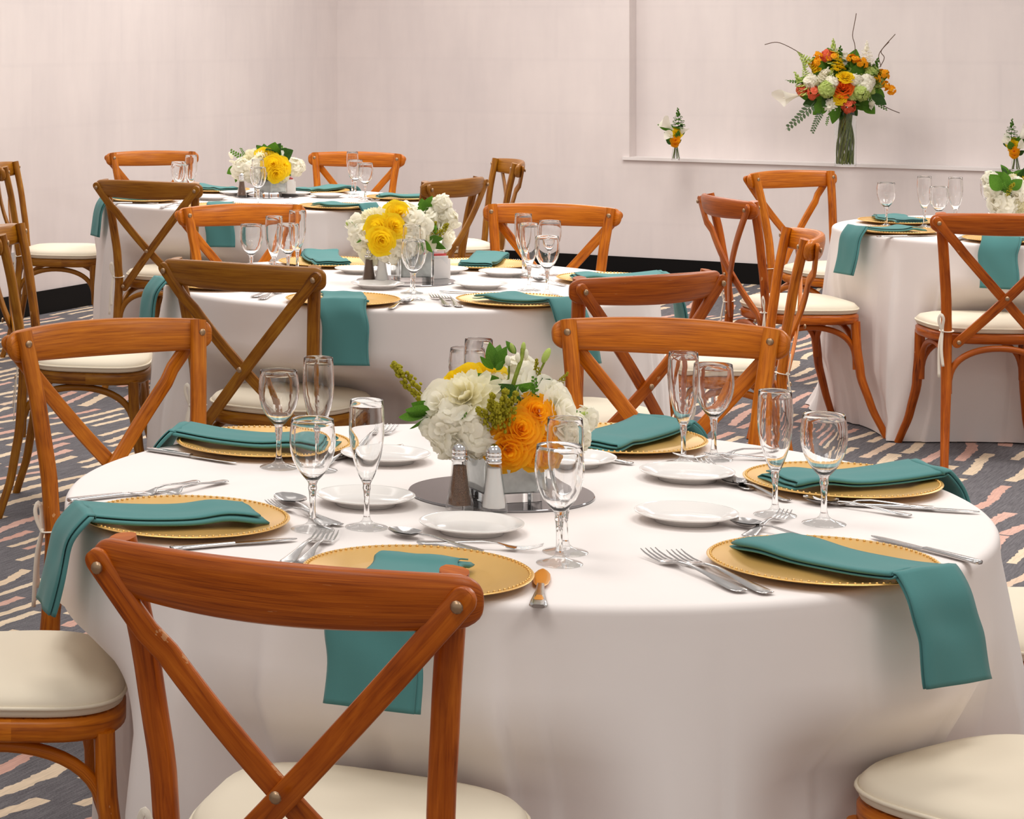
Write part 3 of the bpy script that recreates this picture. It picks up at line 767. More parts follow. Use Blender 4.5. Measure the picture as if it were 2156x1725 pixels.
# ---------------------------------------------------------------- flowers
def orient(d):
    return Vector((0, 0, 1)).rotation_difference(Vector(d).normalized()).to_euler()
def petal_grid(m, fn, nu=5, nv=4): m.grid(fn, nu, nv)
def rose_mesh(name, mat, seed, open_=1.0, n=26):
    "unit rose (radius 1) facing +z"
    r = random.Random(seed); m = MB()
    for k in range(n):
        f = k / (n - 1); a0 = k * 2.39996 + r.uniform(-.2, .2)
        rad = 0.10 + 0.62 * f ** 0.85; hgt = 0.86 - 0.45 * f; wid = 0.95 - 0.25 * f          # angular half width
        lean = 0.10 + 0.55 * f ** 1.4 * open_; curl = 0.05 + 0.30 * f
        def fn(u, v, a0=a0, rad=rad, hgt=hgt, wid=wid, lean=lean, curl=curl, f=f):
            q = u * 2 - 1; a = a0 + q * wid * (0.55 + 0.45 * v)
            h = hgt * v * (1 - 0.20 * abs(q) ** 2.5 * v); 
            rr = rad * (0.45 + 0.55 * min(1, v * 1.6)) + lean * v * v * 0.75 + (curl * max(0, v - .75) * 1.6)
            z = -0.35 * f + h - curl * max(0, v - .72) * 0.9
            rr *= 1 + 0.04 * sin(5 * q + a0)
            return (rr * cos(a), rr * sin(a), z)
        petal_grid(m, fn, 6, 5)
    m.ball((0, 0, .12), .13, 8, 5, (1, 1, 1.8))
    me = m.mesh(name); me.materials.append(M[mat]); return me
def dahlia_mesh(name, mat, seed, rows=((12, .95, .02), (12, .85, .16), (11, .70, .30), (9, .52, .42), (7, .34, .50), (5, .18, .55)), w=.20):
    r = random.Random(seed); m = MB()
    for j, (n, L, z0) in enumerate(rows):
        for k in range(n):
            a = 2 * pi * (k + .5 * (j % 2)) / n + r.uniform(-.08, .08); up = 0.10 + j * .12
            def fn(u, v, a=a, L=L, z0=z0, up=up):
                q = u * 2 - 1; rr = .06 + L * v; ww = w * (sin(pi * min(1, .10 + .82 * v)) ** .7) * (1.1 - .06 * 1)
                x, y = rr, q * ww
                z = z0 + up * v - .22 * v * v * L + .10 * q * q
                return (x * cos(a) - y * sin(a), x * sin(a) + y * cos(a), z)
            petal_grid(m, fn, 3, 5)
    me = m.mesh(name); me.materials.append(M[mat]); return me
def cluster_mesh(name, mat, seed, n=13, pr=.50, dome=1.0):
    "ball of ruffled four-petal florets (stock, hydrangea)"
    r = random.Random(seed); m = MB()
    for k in range(n):
        z = 1 - 1.5 * (k + .5) / n; rr = sqrt(max(0, 1 - z * z)); a = k * 2.39996 + r.uniform(-.2, .2)
        c = Vector((rr * cos(a), rr * sin(a), z * dome)) * r.uniform(.55, .72); nrm = c.normalized() + Vector((r.uniform(-.45, .45), r.uniform(-.45, .45), r.uniform(-.2, .4))); nrm.normalize()
        e1 = nrm.orthogonal().normalized(); e2 = nrm.cross(e1); a0 = r.uniform(0, 6)
        for ring in (0, 1):
            np_ = 5 if ring == 0 else 3
            for j in range(np_):
                b = a0 + 2 * pi * (j + .4 * ring) / np_ + r.uniform(-.15, .15); cup = (.28 if ring == 0 else .85) + r.uniform(-.1, .1); L0 = pr * (1.0 if ring == 0 else .55) * r.uniform(.85, 1.1); ph = r.uniform(0, 6)
                def fn(u, v, b=b, c=c, e1=e1, e2=e2, nrm=nrm, cup=cup, L0=L0, ph=ph):
                    q = u * 2 - 1; ww = L0 * .62 * sin(pi * (.06 + .74 * v)) ** .8
                    L = L0 * v * (1 - .12 * q * q)
                    h = L0 * (cup * v - .30 * v * v) + .06 * L0 * sin(5 * q + ph) * v * v - .12 * L0 * q * q * v
                    return c + (e1 * cos(b) + e2 * sin(b)) * L + (e2 * cos(b) - e1 * sin(b)) * q * ww + nrm * (h + .05)
                m.grid(fn, 5, 4)
    me = m.mesh(name); me.materials.append(M[mat]); return me
def leaf_mesh(name, mat, w=.26, bend=.25, fold=.12, notch=0.0):
    "unit leaf from the origin along +z"
    m = MB()
    def fn(u, v):
        q = u * 2 - 1; ww = w * sin(pi * min(1, v ** .8 * .98 + .01)) ** .9 * (1 - notch * abs(sin(9 * v)))
        return (q * ww, bend * v * v + fold * abs(q) * ww * 2, v)
    m.grid(fn, 4, 10); me = m.mesh(name); me.materials.append(M[mat]); return me
def plume_mesh(name, mat, seed, n=90, droop=.3):
    "goldenrod plume along +z, length 1"
    r = random.Random(seed); m = MB()
    m.tube([(0, 0, 0), (0, droop * .25, .5), (0, droop, 1)], [.018, .014, .008], 5)
    for k in range(n):
        t = r.random() ** .8; w = .20 * (1 - t) ** .6 + .03; a = r.uniform(0, 2 * pi); q = w * sqrt(r.random())
        m.ball((q * cos(a), q * sin(a) + droop * t * t, .15 + .9 * t), r.uniform(.022, .045), 5, 4, (1, 1, 1.3))
    me = m.mesh(name); me.materials.append(M[mat]); return me
def spike_mesh(name, mat, seed, n=26):
    "snapdragon spike along +z, length 1, big florets low, buds high"
    r = random.Random(seed); m = MB()
    for k in range(n):
        t = k / n; a = k * 2.39996; s = .17 * (1 - t) + .030; q = .13 * (1 - t) + .02
        c = Vector((q * cos(a), q * sin(a), t)); dv = Vector((cos(a), sin(a), .35))
        if t < .6:
            for j in range(3):
                b = a + (j - 1) * .8
                def fn(u, v, c=c, b=b, s=s):
                    w = (u * 2 - 1) * s * .75 * sin(pi * (.1 + .8 * v)); L = s * 1.25 * v
                    return c + Vector((cos(b) * L - sin(b) * w, sin(b) * L + cos(b) * w, s * (.9 * v - .9 * v * v) + (.4 - j * .25) * s))
                m.grid(fn, 2, 3)
        else: m.ball(c, s * .62, 5, 4, (1, 1, 1.4))
    m.tube([(0, 0, -.1), (0, 0, 1)], [.016, .008], 5)
    me = m.mesh(name); me.materials.append(M[mat]); return me
def frond_mesh(name, mat, seed, n=17, droop=.5, lw=.042, ll=.20):
    r = random.Random(seed); m = MB()
    sp = [Vector((0, droop * t * t, t)) for t in [i / 10 for i in range(11)]]
    m.tube(sp, [.012 - .0008 * i for i in range(11)], 5)
    for k in range(n):
        t = .12 + .86 * k / n; c = Vector((0, droop * t * t, t)); sgn = 1 if k % 2 else -1; L = ll * (1 - .5 * t)
        d = Vector((sgn, r.uniform(-.3, .5), .55)).normalized(); w_ = Vector((0, .25, 1)); w_ = (w_ - d * w_.dot(d)).normalized()
        m.grid(lambda u, v, c=c, d=d, w_=w_, L=L: c + d * L * v + w_ * (u * 2 - 1) * lw * sin(pi * (.05 + .9 * v)) , 2, 4)
    me = m.mesh(name); me.materials.append(M[mat]); return me
def calla_mesh(name, seed):
    m = MB()
    def fn(u, v):
        a = u * 2 * pi * 1.06; rr = .05 + .36 * v ** 1.6; tip = max(0, cos(a - pi)) ** 3
        return (rr * cos(a) * (1 + .35 * tip * v), rr * sin(a), v * (.95 + .35 * tip * v) - .12 * v * v)
    m.grid(fn, 16, 7); m.tube([(0, 0, .15), (0, 0, .80)], [.035, .028], 6); me = m.mesh(name); me.materials.append(M['white']); return me
FL = {
 'rose_orange': rose_mesh('rose', 'orange', 1, .9), 'rose_orange2': rose_mesh('rose', 'orange', 2, 1.1, 30),
 'rose_yellow': rose_mesh('rose', 'yellow', 3, 1.0), 'rose_white': rose_mesh('lisianthus', 'white', 4, .8, 22), 'rose_white2': rose_mesh('lisianthus', 'white', 5, 1.2, 24),
 'rose_cream': rose_mesh('rose', 'cream', 6, 1.1, 24), 'dahlia': dahlia_mesh('dahlia', 'cream', 7), 'daisy': dahlia_mesh('gerbera', 'white', 8, ((12, .95, 0.), (11, .75, .08), (8, .4, .14)), .17),
 'stock': cluster_mesh('stock_cluster', 'white', 9), 'stock2': cluster_mesh('stock_cluster', 'white', 10, 8, .64), 'hydrangea': cluster_mesh('hydrangea', 'lime', 11, 24, .34),
 'coral': cluster_mesh('alstroemeria', 'coral', 12, 7, .55), 'orange_small': cluster_mesh('orange_blossom', 'orange', 13, 7, .5), 'ranunculus': rose_mesh('ranunculus', 'redorange', 14, .9, 22),
 'leaf': leaf_mesh('leaf', 'leaf'), 'leaf_wide': leaf_mesh('leaf', 'leaf', .38, .2), 'leaf_dark': leaf_mesh('leaf', 'dark_leaf', .36), 'plume': plume_mesh('goldenrod', 'goldenrod', 15), 'plume2': plume_mesh('goldenrod', 'goldenrod', 16, 110, .1),
 'spike_lime': spike_mesh('snapdragon', 'lime', 17), 'spike_white': spike_mesh('snapdragon', 'white', 18), 'spike_yellow': spike_mesh('snapdragon', 'yellow', 19), 'spike_green': spike_mesh('bell_spike', 'leaf', 20, 22),
 'frond': frond_mesh('eucalyptus', 'grey_leaf', 21), 'frond2': frond_mesh('greenery', 'leaf', 22, 13, .2, .05, .22), 'calla': calla_mesh('calla_lily', 1),
}
m = MB(); m.ball((0, 0, .5), .5, 7, 6, (.42, .42, 1)); FL['bud'] = m.mesh('bud'); FL['bud'].materials.append(M['lime'])
m = MB(); m.ball((0, 0, .5), .5, 7, 6, (.5, .5, 1)); FL['bud_white'] = m.mesh('bud'); FL['bud_white'].materials.append(M['white'])
def flower(kind, parent, base, p, d, s, spin=None):
    "p world place, d facing; parented to the arrangement at base"
    me = FL[kind]; o = obj(me.name.split('.')[0], me, None, parent)
    q = Vector((0, 0, 1)).rotation_difference(Vector(d).normalized())
    if spin is None and kind.startswith('leaf') and kind != 'leaf_dark': spin = rnd.uniform(-.6, .6)
    sp = Matrix.Rotation(rnd.uniform(0, 6.28) if spin is None else spin, 4, 'Z').to_quaternion()
    o.rotation_euler = (q @ sp).to_euler(); o.location = Vector(p) - base; o.scale = (s, s, s)
    return o
def stem_part(parent, base, pts, r=.002, mat='stem', name='stem'):
    m = MB(); m.tube([Vector(p) - base for p in smooth_path(pts, 14)], r, 6, (0.2, 1, 0.1)); return obj(name, m, mat, parent)
def square_vase(parent, w, h, rz):
    k = .006; r = .010
    o = rrect(2 * w, 2 * w, r, 3); i_ = rrect(2 * (w - k), 2 * (w - k), r * .7, 3)
    m = slab([(o, 0), (o, h), (i_, h), (i_, .014)]); v = obj('glass_vase', m.mesh('glass_vase', True, 40), 'vase_glass', parent); v.rotation_euler = (0, 0, rz)
    l = rrect(2 * (w - k - .0015), 2 * (w - k - .0015), r * .6, 3); l2 = rrect(2 * (w - k - .004), 2 * (w - k - .004), r * .5, 3)
    m = slab([(l, .016), (l, h - .004), (l2, h - .004), (l2, .020)]); v2 = obj('vase_liner', m.mesh('vase_liner', True, 40), 'liner', parent); v2.rotation_euler = (0, 0, rz)
def build_arrangement(label, base, items, heart, greens=14, gr=.085, vase=(.053, .125, radians(14)), vase_fn=None):
    t = thing('flower_arrangement', label, 'flowers', base, 0)
    if vase_fn: vase_fn(t)
    elif vase: square_vase(t, *vase)
    B = Vector(base)
    for k in range(greens):                                     # leaves filling the heart of the arrangement
        a = k * 2.4; e = rnd.uniform(-.15, .9); d = Vector((cos(a) * cos(e), sin(a) * cos(e), sin(e)))
        flower('leaf_dark' if k % 2 else 'leaf_wide', t, B, Vector(heart) + d * .01, d, gr * rnd.uniform(.75, 1.1))
    for it in items:
        kind, u, v, y, s = it[:5]; p = atd(u, v, y)
        d = Vector(it[5]) if len(it) > 5 and it[5] else ((p - Vector(heart)).normalized() + Vector((0, -.35, .25)))
        if kind.startswith(('rose_o', 'rose_y')): s *= .76
        elif kind.startswith('rose'): s *= .88
        flower(kind, t, B, p - d.normalized() * (s * .45 if kind.startswith(('rose', 'dahlia', 'daisy', 'ranun')) else 0), d, s, it[6] if len(it) > 6 else None)
    return t, B
def to_tip(u0, v0, y0, u1, v1, y1):
    a = atd(u0, v0, y0); b = atd(u1, v1, y1); return tuple(b - a), (b - a).length
def spray(kind, u0, v0, y0, u1, v1, y1, spin=None, sc=1.0):
    d, L = to_tip(u0, v0, y0, u1, v1, y1); return (kind, u0, v0, y0, L * sc, d, spin)

# centrepiece of the orange-rose table
V1 = at(1056, 1046, ZT + .0045); mirror_disc(at(1055, 1041, ZT), .157, 'round dark mirror under the vase of orange roses')
H1 = Vector((V1.x, V1.y, V1.z + .14))
it1 = [
 ('rose_orange', 1072, 950, V1.y - .112, .046, (-.1, -1, -.05)), ('rose_orange2', 1098, 903, V1.y - .108, .040, (.05, -1, .30)), ('rose_orange', 1132, 866, V1.y - .085, .040, (.2, -1, .45)), ('rose_orange2', 1140, 943, V1.y - .092, .042, (.35, -1, 0.0)), ('rose_orange', 1172, 950, V1.y - .055, .036, (.7, -1, -.1)),
 ('dahlia', 985, 838, V1.y - .070, .060), ('rose_white', 920, 845, V1.y - .075, .043), ('rose_white2', 1046, 806, V1.y - .02, .044), ('rose_white2', 1100, 826, V1.y - .055, .034),
 ('rose_white', 1165, 826, V1.y - .03, .056), ('rose_white2', 1190, 866, V1.y - .06, .050), ('rose_yellow', 955, 803, V1.y - .01, .054), ('rose_yellow', 1008, 784, V1.y + .01, .054),
 ('stock', 928, 900, V1.y - .060, .040), ('stock2', 960, 880, V1.y - .085, .036), ('stock', 950, 930, V1.y - .070, .038), ('stock2', 1002, 925, V1.y - .085, .038), ('stock2', 990, 890, V1.y - .09, .034), ('stock', 1208, 905, V1.y - .05, .032), ('stock2', 1232, 885, V1.y - .01, .026), ('stock2', 1218, 928, V1.y - .03, .024),
 ('stock', 1090, 800, V1.y + .06, .050), ('stock', 1010, 830, V1.y + .08, .055), ('rose_white', 1130, 800, V1.y + .05, .04), ('stock', 1130, 905, V1.y + .08, .05),
 spray('plume2', 1050, 912, V1.y - .09, 1060, 828, V1.y - .125), spray('plume2', 1040, 900, V1.y - .10, 1030, 835, V1.y - .13), spray('plume2', 1062, 895, V1.y - .09, 1082, 830, V1.y - .12), spray('plume2', 1035, 905, V1.y - .10, 1012, 858, V1.y - .13), spray('plume2', 1045, 905, V1.y - .11, 1048, 848, V1.y - .14),
 spray('plume', 915, 855, V1.y - .01, 838, 782, V1.y - .03, 0.0), spray('plume2', 905, 860, V1.y, 868, 818, V1.y),
 spray('plume2', 1130, 800, V1.y, 1128, 758, V1.y), spray('plume2', 1175, 810, V1.y, 1195, 785, V1.y),
 spray('leaf_wide', 905, 872, V1.y - .05, 846, 890, V1.y - .07), spray('leaf_wide', 908, 882, V1.y - .05, 870, 912, V1.y - .07), spray('leaf_wide', 912, 868, V1.y - .05, 868, 856, V1.y - .06), spray('leaf_wide', 905, 872, V1.y - .06, 858, 872, V1.y - .08),
 spray('leaf', 1040, 775, V1.y - .02, 1033, 722, V1.y - .02), spray('leaf', 1042, 772, V1.y - .02, 1058, 722, V1.y), spray('leaf', 1042, 776, V1.y - .02, 1065, 733, V1.y - .03), spray('leaf', 1038, 778, V1.y - .02, 1010, 758, V1.y - .03), spray('leaf', 1045, 780, V1.y - .03, 1062, 760, V1.y - .03),
 spray('bud_white', 1070, 772, V1.y - .03, 1068, 748, V1.y - .03), spray('bud_white', 1090, 765, V1.y - .03, 1090, 742, V1.y - .03), spray('bud', 1083, 745, V1.y, 1075, 722, V1.y), spray('bud', 1100, 745, V1.y, 1103, 720, V1.y), spray('bud_white', 1106, 758, V1.y, 1108, 735, V1.y),
 spray('bud', 1142, 765, V1.y, 1158, 733, V1.y), spray('leaf', 1086, 745, V1.y, 1068, 718, V1.y),
 spray('frond2', 1125, 850, V1.y - .06, 1130, 795, V1.y - .07), spray('frond2', 1195, 870, V1.y - .02, 1252, 880, V1.y - .03), spray('frond2', 950, 895, V1.y - .09, 975, 870, V1.y - .12), spray('bud', 1215, 880, V1.y - .02, 1238, 868, V1.y - .03),
]
t, B = build_arrangement('square glass vase packed with orange roses and white blooms on a dark mirror', V1, it1, H1, 22, .10)
stem_part(t, B, [atd(1075, 830, V1.y - .05), atd(1085, 795, V1.y - .05), atd(1098, 755, V1.y - .02), atd(1100, 735, V1.y)], .0035)
stem_part(t, B, [atd(1070, 800, V1.y - .03), atd(1072, 780, V1.y - .03), atd(1070, 760, V1.y - .03)], .0016)
stem_part(t, B, [atd(1130, 800, V1.y), atd(1138, 780, V1.y), atd(1150, 755, V1.y)], .0018)
shaker('pepper', at(968, 1078, ZT), ZT + .0045, 'brown pepper shaker by the vase of orange roses', 'shakers')
shaker('salt', at(1040, 1084, ZT), ZT + .0045, 'white salt shaker by the vase of orange roses', 'shakers')

# centrepiece of the yellow-rose table
V2 = at(868, 590, ZT + .0045); mirror_disc(at(855, 593, ZT), .155, 'round mirror under the vase of yellow roses and sugar caddy')
H2 = Vector((V2.x, V2.y, V2.z + .15)); y2 = V2.y
it2 = [('rose_yellow', 842, 446, y2 - .08, .054, (.1, -1, .7)), ('rose_yellow', 793, 480, y2 - .15, .050, (-.5, -1, .3)), ('rose_yellow', 834, 474, y2 - .15, .044, (.4, -1, .4)), ('rose_yellow', 804, 507, y2 - .18, .050, (0, -1, 0)),
 ('dahlia', 790, 465, y2 - .03, .062), ('stock', 765, 500, y2 - .05, .055), ('stock2', 758, 478, y2, .045), ('rose_cream', 775, 525, y2 - .08, .05), ('stock', 820, 525, y2 - .10, .055), ('stock', 850, 515, y2 - .10, .055),
 ('stock', 865, 465, y2 - .05, .055), ('stock2', 880, 480, y2 - .08, .05), ('stock', 905, 465, y2, .05), ('stock', 940, 460, y2, .045), ('stock2', 930, 430, y2, .035), ('rose_white', 948, 495, y2 - .04, .045), ('stock', 868, 492, y2 - .09, .05), ('rose_cream', 885, 500, y2 - .09, .05), ('stock', 850, 455, y2 + .05, .06),
 spray('plume2', 900, 500, y2 - .06, 920, 470, y2 - .08), spray('plume2', 910, 505, y2 - .06, 945, 475, y2 - .06), spray('leaf_wide', 895, 455, y2, 890, 418, y2), spray('leaf_wide', 895, 450, y2, 915, 415, y2), spray('leaf_wide', 900, 510, y2 - .05, 935, 530, y2 - .07), spray('leaf_wide', 885, 505, y2 - .08, 905, 535, y2 - .1), spray('leaf', 900, 505, y2 - .08, 935, 505, y2 - .08),
 spray('bud_white', 950, 480, y2, 972, 470, y2), spray('bud', 765, 490, y2, 735, 465, y2), spray('bud_white', 745, 505, y2, 730, 502, y2), spray('bud', 740, 480, y2, 728, 468, y2), spray('frond2', 780, 500, y2 - .05, 735, 475, y2 - .05), spray('frond2', 885, 460, y2 - .05, 880, 435, y2 - .05), spray('leaf', 770, 500, y2 - .08, 755, 515, y2 - .1), spray('stock2', 925, 440, y2, 940, 420, y2, None, .8)]
build_arrangement('square vase of yellow roses and cream blooms beside a blue sugar packet', V2, it2, H2, 18, .10, (.056, .13, radians(8)))
shaker('pepper', at(777, 598, ZT), ZT + .0045, 'brown pepper shaker by the vase of yellow roses', 'shakers')
shaker('salt', at(804, 600, ZT), ZT + .0045, 'white salt shaker by the vase of yellow roses', 'shakers')
caddy(at(914, 588, ZT), ZT + .0045, 'white sugar caddy with red and blue packets', ['white_paper', 'red_paper', 'white_paper', 'blue_paper', 'white_paper'], radians(20))

# centrepiece of the corner table
V3 = at(570, 410, ZT + .0045); mirror_disc(at(560, 414, ZT), .155, 'round mirror on the table nearest the room corner')
H3 = Vector((V3.x, V3.y, V3.z + .15)); y3 = V3.y
it3 = [('rose_yellow', 560, 325, y3 - .08, .062, (0, -1, .8)), ('rose_yellow', 575, 345, y3 - .16, .058, (-.2, -1, .3)), ('rose_yellow', 600, 350, y3 - .13, .056, (.7, -1, .2)), ('rose_yellow', 583, 368, y3 - .17, .050, (.1, -1, -.2)), ('dahlia', 553, 337, y3 - .07, .065), ('rose_cream', 515, 340, y3 - .03, .06), ('stock', 510, 355, y3 - .05, .06), ('stock', 535, 362, y3 - .09, .07), ('stock', 545, 350, y3 - .08, .06), ('rose_white', 525, 325, y3, .05), ('stock', 618, 352, y3, .055), ('stock2', 630, 350, y3, .035), ('rose_cream', 600, 372, y3 - .05, .045), ('stock2', 585, 330, y3, .05), ('stock', 505, 365, y3, .045), ('stock', 555, 355, y3 - .06, .07),
 spray('leaf_wide', 560, 330, y3, 556, 303, y3), spray('leaf_wide', 562, 330, y3, 572, 305, y3), spray('plume', 590, 345, y3, 606, 318, y3), spray('plume2', 595, 345, y3, 605, 328, y3), spray('leaf_wide', 500, 353, y3, 478, 366, y3), spray('frond2', 520, 340, y3, 484, 315, y3), spray('frond2', 520, 335, y3, 505, 312, y3), spray('bud_white', 490, 335, y3, 482, 320, y3), spray('leaf', 600, 360, y3 - .05, 612, 372, y3 - .05), spray('bud_white', 495, 342, y3, 482, 338, y3), spray('leaf', 500, 370, y3, 497, 385, y3), spray('leaf_wide', 575, 365, y3 - .08, 560, 380, y3 - .1)]
build_arrangement('square pale vase of yellow and cream flowers on the corner table', V3, it3, H3, 18, .11, (.058, .13, radians(40)))
shaker('pepper', at(509, 417, ZT), ZT + .0045, 'brown pepper shaker on the table nearest the room corner', 'shakers')
caddy(at(600, 411, ZT), ZT + .0045, 'white sugar caddy with red and pink packets', ['white_paper', 'red_paper', 'pink_paper', 'white_paper'], radians(25))

# centrepiece of the ledge-side table
V4 = at(2128, 478, ZT + .0045); y4 = V4.y; H4 = Vector((V4.x, V4.y, V4.z + .15)); mirror_disc(at(2130, 480, ZT), .155, 'round mirror on the table below the wall ledge')
it4 = [spray('leaf_wide', 2110, 400, y4 - .12, 2088, 372, y4 - .14), spray('leaf_wide', 2118, 395, y4 - .12, 2112, 362, y4 - .12), spray('leaf_wide', 2125, 398, y4 - .12, 2152, 378, y4 - .14), spray('plume2', 2118, 415, y4 - .13, 2132, 385, y4 - .15), spray('frond2', 2122, 412, y4 - .13, 2112, 380, y4 - .15), ('stock', 2100, 405, y4 - .05, .06), ('stock', 2115, 430, y4 - .08, .06), ('rose_cream', 2135, 425, y4 - .09, .055), ('rose_white', 2100, 438, y4 - .05, .045), ('stock', 2090, 385, y4, .045), ('rose_yellow', 2150, 375, y4, .055), ('stock', 2145, 400, y4 - .08, .06), ('rose_cream', 2155, 440, y4 - .08, .05), ('dahlia', 2130, 385, y4 - .02, .05), ('stock2', 2085, 375, y4, .035),
 spray('leaf_wide', 2115, 395, y4 - .03, 2095, 368, y4), spray('leaf_wide', 2120, 390, y4 - .04, 2140, 362, y4), spray('leaf_wide', 2115, 400, y4 - .08, 2150, 385, y4 - .1), spray('plume2', 2115, 410, y4 - .09, 2130, 390, y4 - .1), spray('leaf', 2125, 370, y4, 2110, 347, y4), spray('leaf_wide', 2120, 415, y4 - .09, 2125, 388, y4 - .13), spray('leaf_wide', 2118, 400, y4 - .09, 2085, 372, y4 - .1), spray('frond2', 2100, 400, y4, 2078, 375, y4)]
build_arrangement('low white and lime flowers on the table below the wall ledge', V4, it4, H4, 18, .10, (.056, .12, 0.2))

# ---- the ledge: tall bouquet and two bud vases
def cyl_vase(r, h, mat='vase_glass', k=.004, flare=None):
    def fn(t):
        m = MB(); prof = flare or [(r, 0), (r, h)]
        inn = [(a - k, z + (.012 if i == 0 else 0)) for i, (a, z) in enumerate(prof)]
        m.lathe(prof + inn[::-1], 36); obj('glass_vase', m.mesh('glass_vase', True, 50), mat, t)
    return fn
VB = at(1777, 351, ZL + .0185) ; VB = VB + NR * .03; yb = VB.y
HB = Vector((VB.x, VB.y, VB.z + .38))
itB = [('hydrangea', 1760, 190, yb + .05, .09), ('hydrangea', 1795, 160, yb + .05, .09), ('hydrangea', 1735, 165, yb + .05, .08), ('hydrangea', 1825, 185, yb + .04, .08), ('stock', 1770, 130, yb + .05, .07), ('hydrangea', 1710, 185, yb, .06), ('hydrangea', 1845, 170, yb + .03, .06),
 spray('leaf_wide', 1780, 180, yb, 1750, 100, yb), spray('leaf_wide', 1790, 180, yb, 1812, 105, yb), spray('leaf_wide', 1740, 190, yb, 1690, 160, yb), spray('leaf_wide', 1740, 200, yb, 1685, 205, yb), spray('leaf_wide', 1750, 170, yb, 1715, 120, yb), spray('leaf_wide', 1810, 180, yb, 1860, 165, yb), spray('leaf_wide', 1800, 205, yb - .05, 1840, 235, yb - .05), spray('leaf_wide', 1740, 215, yb - .05, 1712, 240, yb - .05), spray('leaf_wide', 1790, 170, yb - .02, 1835, 140, yb - .02), spray('leaf_dark', 1750, 200, yb - .05, 1725, 225, yb - .08), spray('spike_lime', 1700, 200, yb, 1672, 150, yb), spray('spike_green', 1830, 180, yb, 1850, 120, yb), spray('spike_green', 1765, 165, yb, 1770, 95, yb + .02), ('rose_yellow', 1780, 157, yb - .10, .055), ('ranunculus', 1775, 182, yb - .11, .055), ('rose_yellow', 1768, 205, yb - .12, .045), ('coral', 1787, 222, yb - .09, .05), ('daisy', 1745, 221, yb - .10, .045), ('rose_white', 1838, 217, yb - .05, .035), ('rose_white2', 1730, 170, yb - .06, .050), ('rose_white', 1735, 152, yb - .03, .05), ('stock', 1708, 172, yb - .03, .055), ('hydrangea', 1740, 188, yb - .09, .065), ('hydrangea', 1812, 195, yb - .09, .065), ('hydrangea', 1790, 205, yb - .08, .05), ('stock', 1825, 172, yb - .05, .055), ('hydrangea', 1835, 152, yb, .05),
 ('coral', 1712, 195, yb - .05, .045), ('coral', 1688, 190, yb, .04), ('coral', 1742, 118, yb, .045), ('orange_small', 1750, 120, yb - .02, .04), ('orange_small', 1722, 117, yb, .03), ('orange_small', 1720, 132, yb - .02, .032), ('orange_small', 1792, 124, yb, .035), ('orange_small', 1803, 127, yb, .03), ('orange_small', 1815, 133, yb - .02, .04), ('orange_small', 1860, 157, yb, .04), ('orange_small', 1846, 166, yb - .02, .03), ('orange_small', 1863, 181, yb, .035), ('orange_small', 1875, 190, yb, .035), ('rose_yellow', 1718, 145, yb, .03), ('stock2', 1750, 175, yb - .08, .05), ('stock2', 1818, 185, yb - .09, .045), ('stock', 1800, 170, yb - .07, .05),
 spray('spike_lime', 1757, 135, yb, 1754, 80, yb), spray('spike_yellow', 1765, 150, yb - .05, 1762, 105, yb - .02), spray('spike_white', 1822, 138, yb, 1826, 85, yb), spray('spike_lime', 1705, 135, yb, 1678, 108, yb), spray('spike_lime', 1745, 175, yb - .04, 1755, 140, yb - .05), spray('spike_lime', 1700, 165, yb, 1690, 135, yb), spray('spike_white', 1725, 175, yb - .05, 1745, 140, yb - .06), spray('spike_yellow', 1720, 145, yb, 1690, 125, yb, None, .8),
 spray('frond', 1715, 215, yb - .05, 1664, 272, yb - .05), spray('frond', 1730, 232, yb - .05, 1708, 278, yb - .05), spray('frond2', 1700, 180, yb, 1656, 160, yb), spray('frond2', 1700, 170, yb, 1658, 178, yb), spray('frond2', 1830, 215, yb, 1870, 225, yb), spray('calla', 1685, 200, yb, 1640, 208, yb),
 spray('leaf_wide', 1840, 165, yb, 1873, 148, yb), spray('leaf_wide', 1815, 155, yb, 1835, 130, yb), spray('leaf_wide', 1840, 190, yb, 1865, 205, yb), spray('leaf_wide', 1820, 215, yb - .04, 1845, 240, yb - .04), spray('leaf_wide', 1765, 225, yb - .1, 1758, 262, yb - .1), spray('leaf_wide', 1760, 215, yb - .08, 1750, 250, yb - .08), spray('frond2', 1750, 235, yb - .08, 1735, 262, yb - .08), spray('leaf_dark', 1790, 225, yb - .05, 1805, 245, yb - .06), spray('leaf_dark', 1780, 230, yb - .04, 1775, 255, yb - .06), spray('leaf_dark', 1720, 210, yb - .02, 1690, 218, yb), spray('leaf_dark', 1835, 200, yb, 1862, 222, yb), spray('leaf', 1775, 150, yb, 1770, 110, yb), spray('leaf', 1800, 150, yb, 1795, 118, yb)]
t, B = build_arrangement('tall cylinder vase with a large orange and yellow bouquet on the wall ledge', VB, itB, HB, 26, .14, None, cyl_vase(.0625, .33))
for k in range(24):
    a = k * 2.4; r0 = .052 * sqrt((k + 1) / 24); a2 = a + 2.4
    stem_part(t, B, [B + Vector((r0 * cos(a), r0 * sin(a), .015)), B + Vector((.9 * r0 * cos(a + .8), .9 * r0 * sin(a + .8), .16)), B + Vector((.045 * cos(a2), .045 * sin(a2), .34))], .0046)
for pts in ([(1690, 115, yb), (1660, 98, yb), (1635, 89, yb), (1610, 94, yb)], [(1800, 120, yb), (1800, 95, yb), (1795, 75, yb), (1800, 45, yb), (1803, 28, yb)], [(1855, 140, yb), (1850, 118, yb), (1860, 100, yb), (1885, 72, yb)], [(1852, 142, yb), (1862, 122, yb), (1855, 108, yb), (1872, 88, yb)], [(1850, 215, yb), (1870, 228, yb), (1894, 238, yb)]):
    stem_part(t, B, [atd(*q) for q in pts], .0022, 'twig', 'twig')
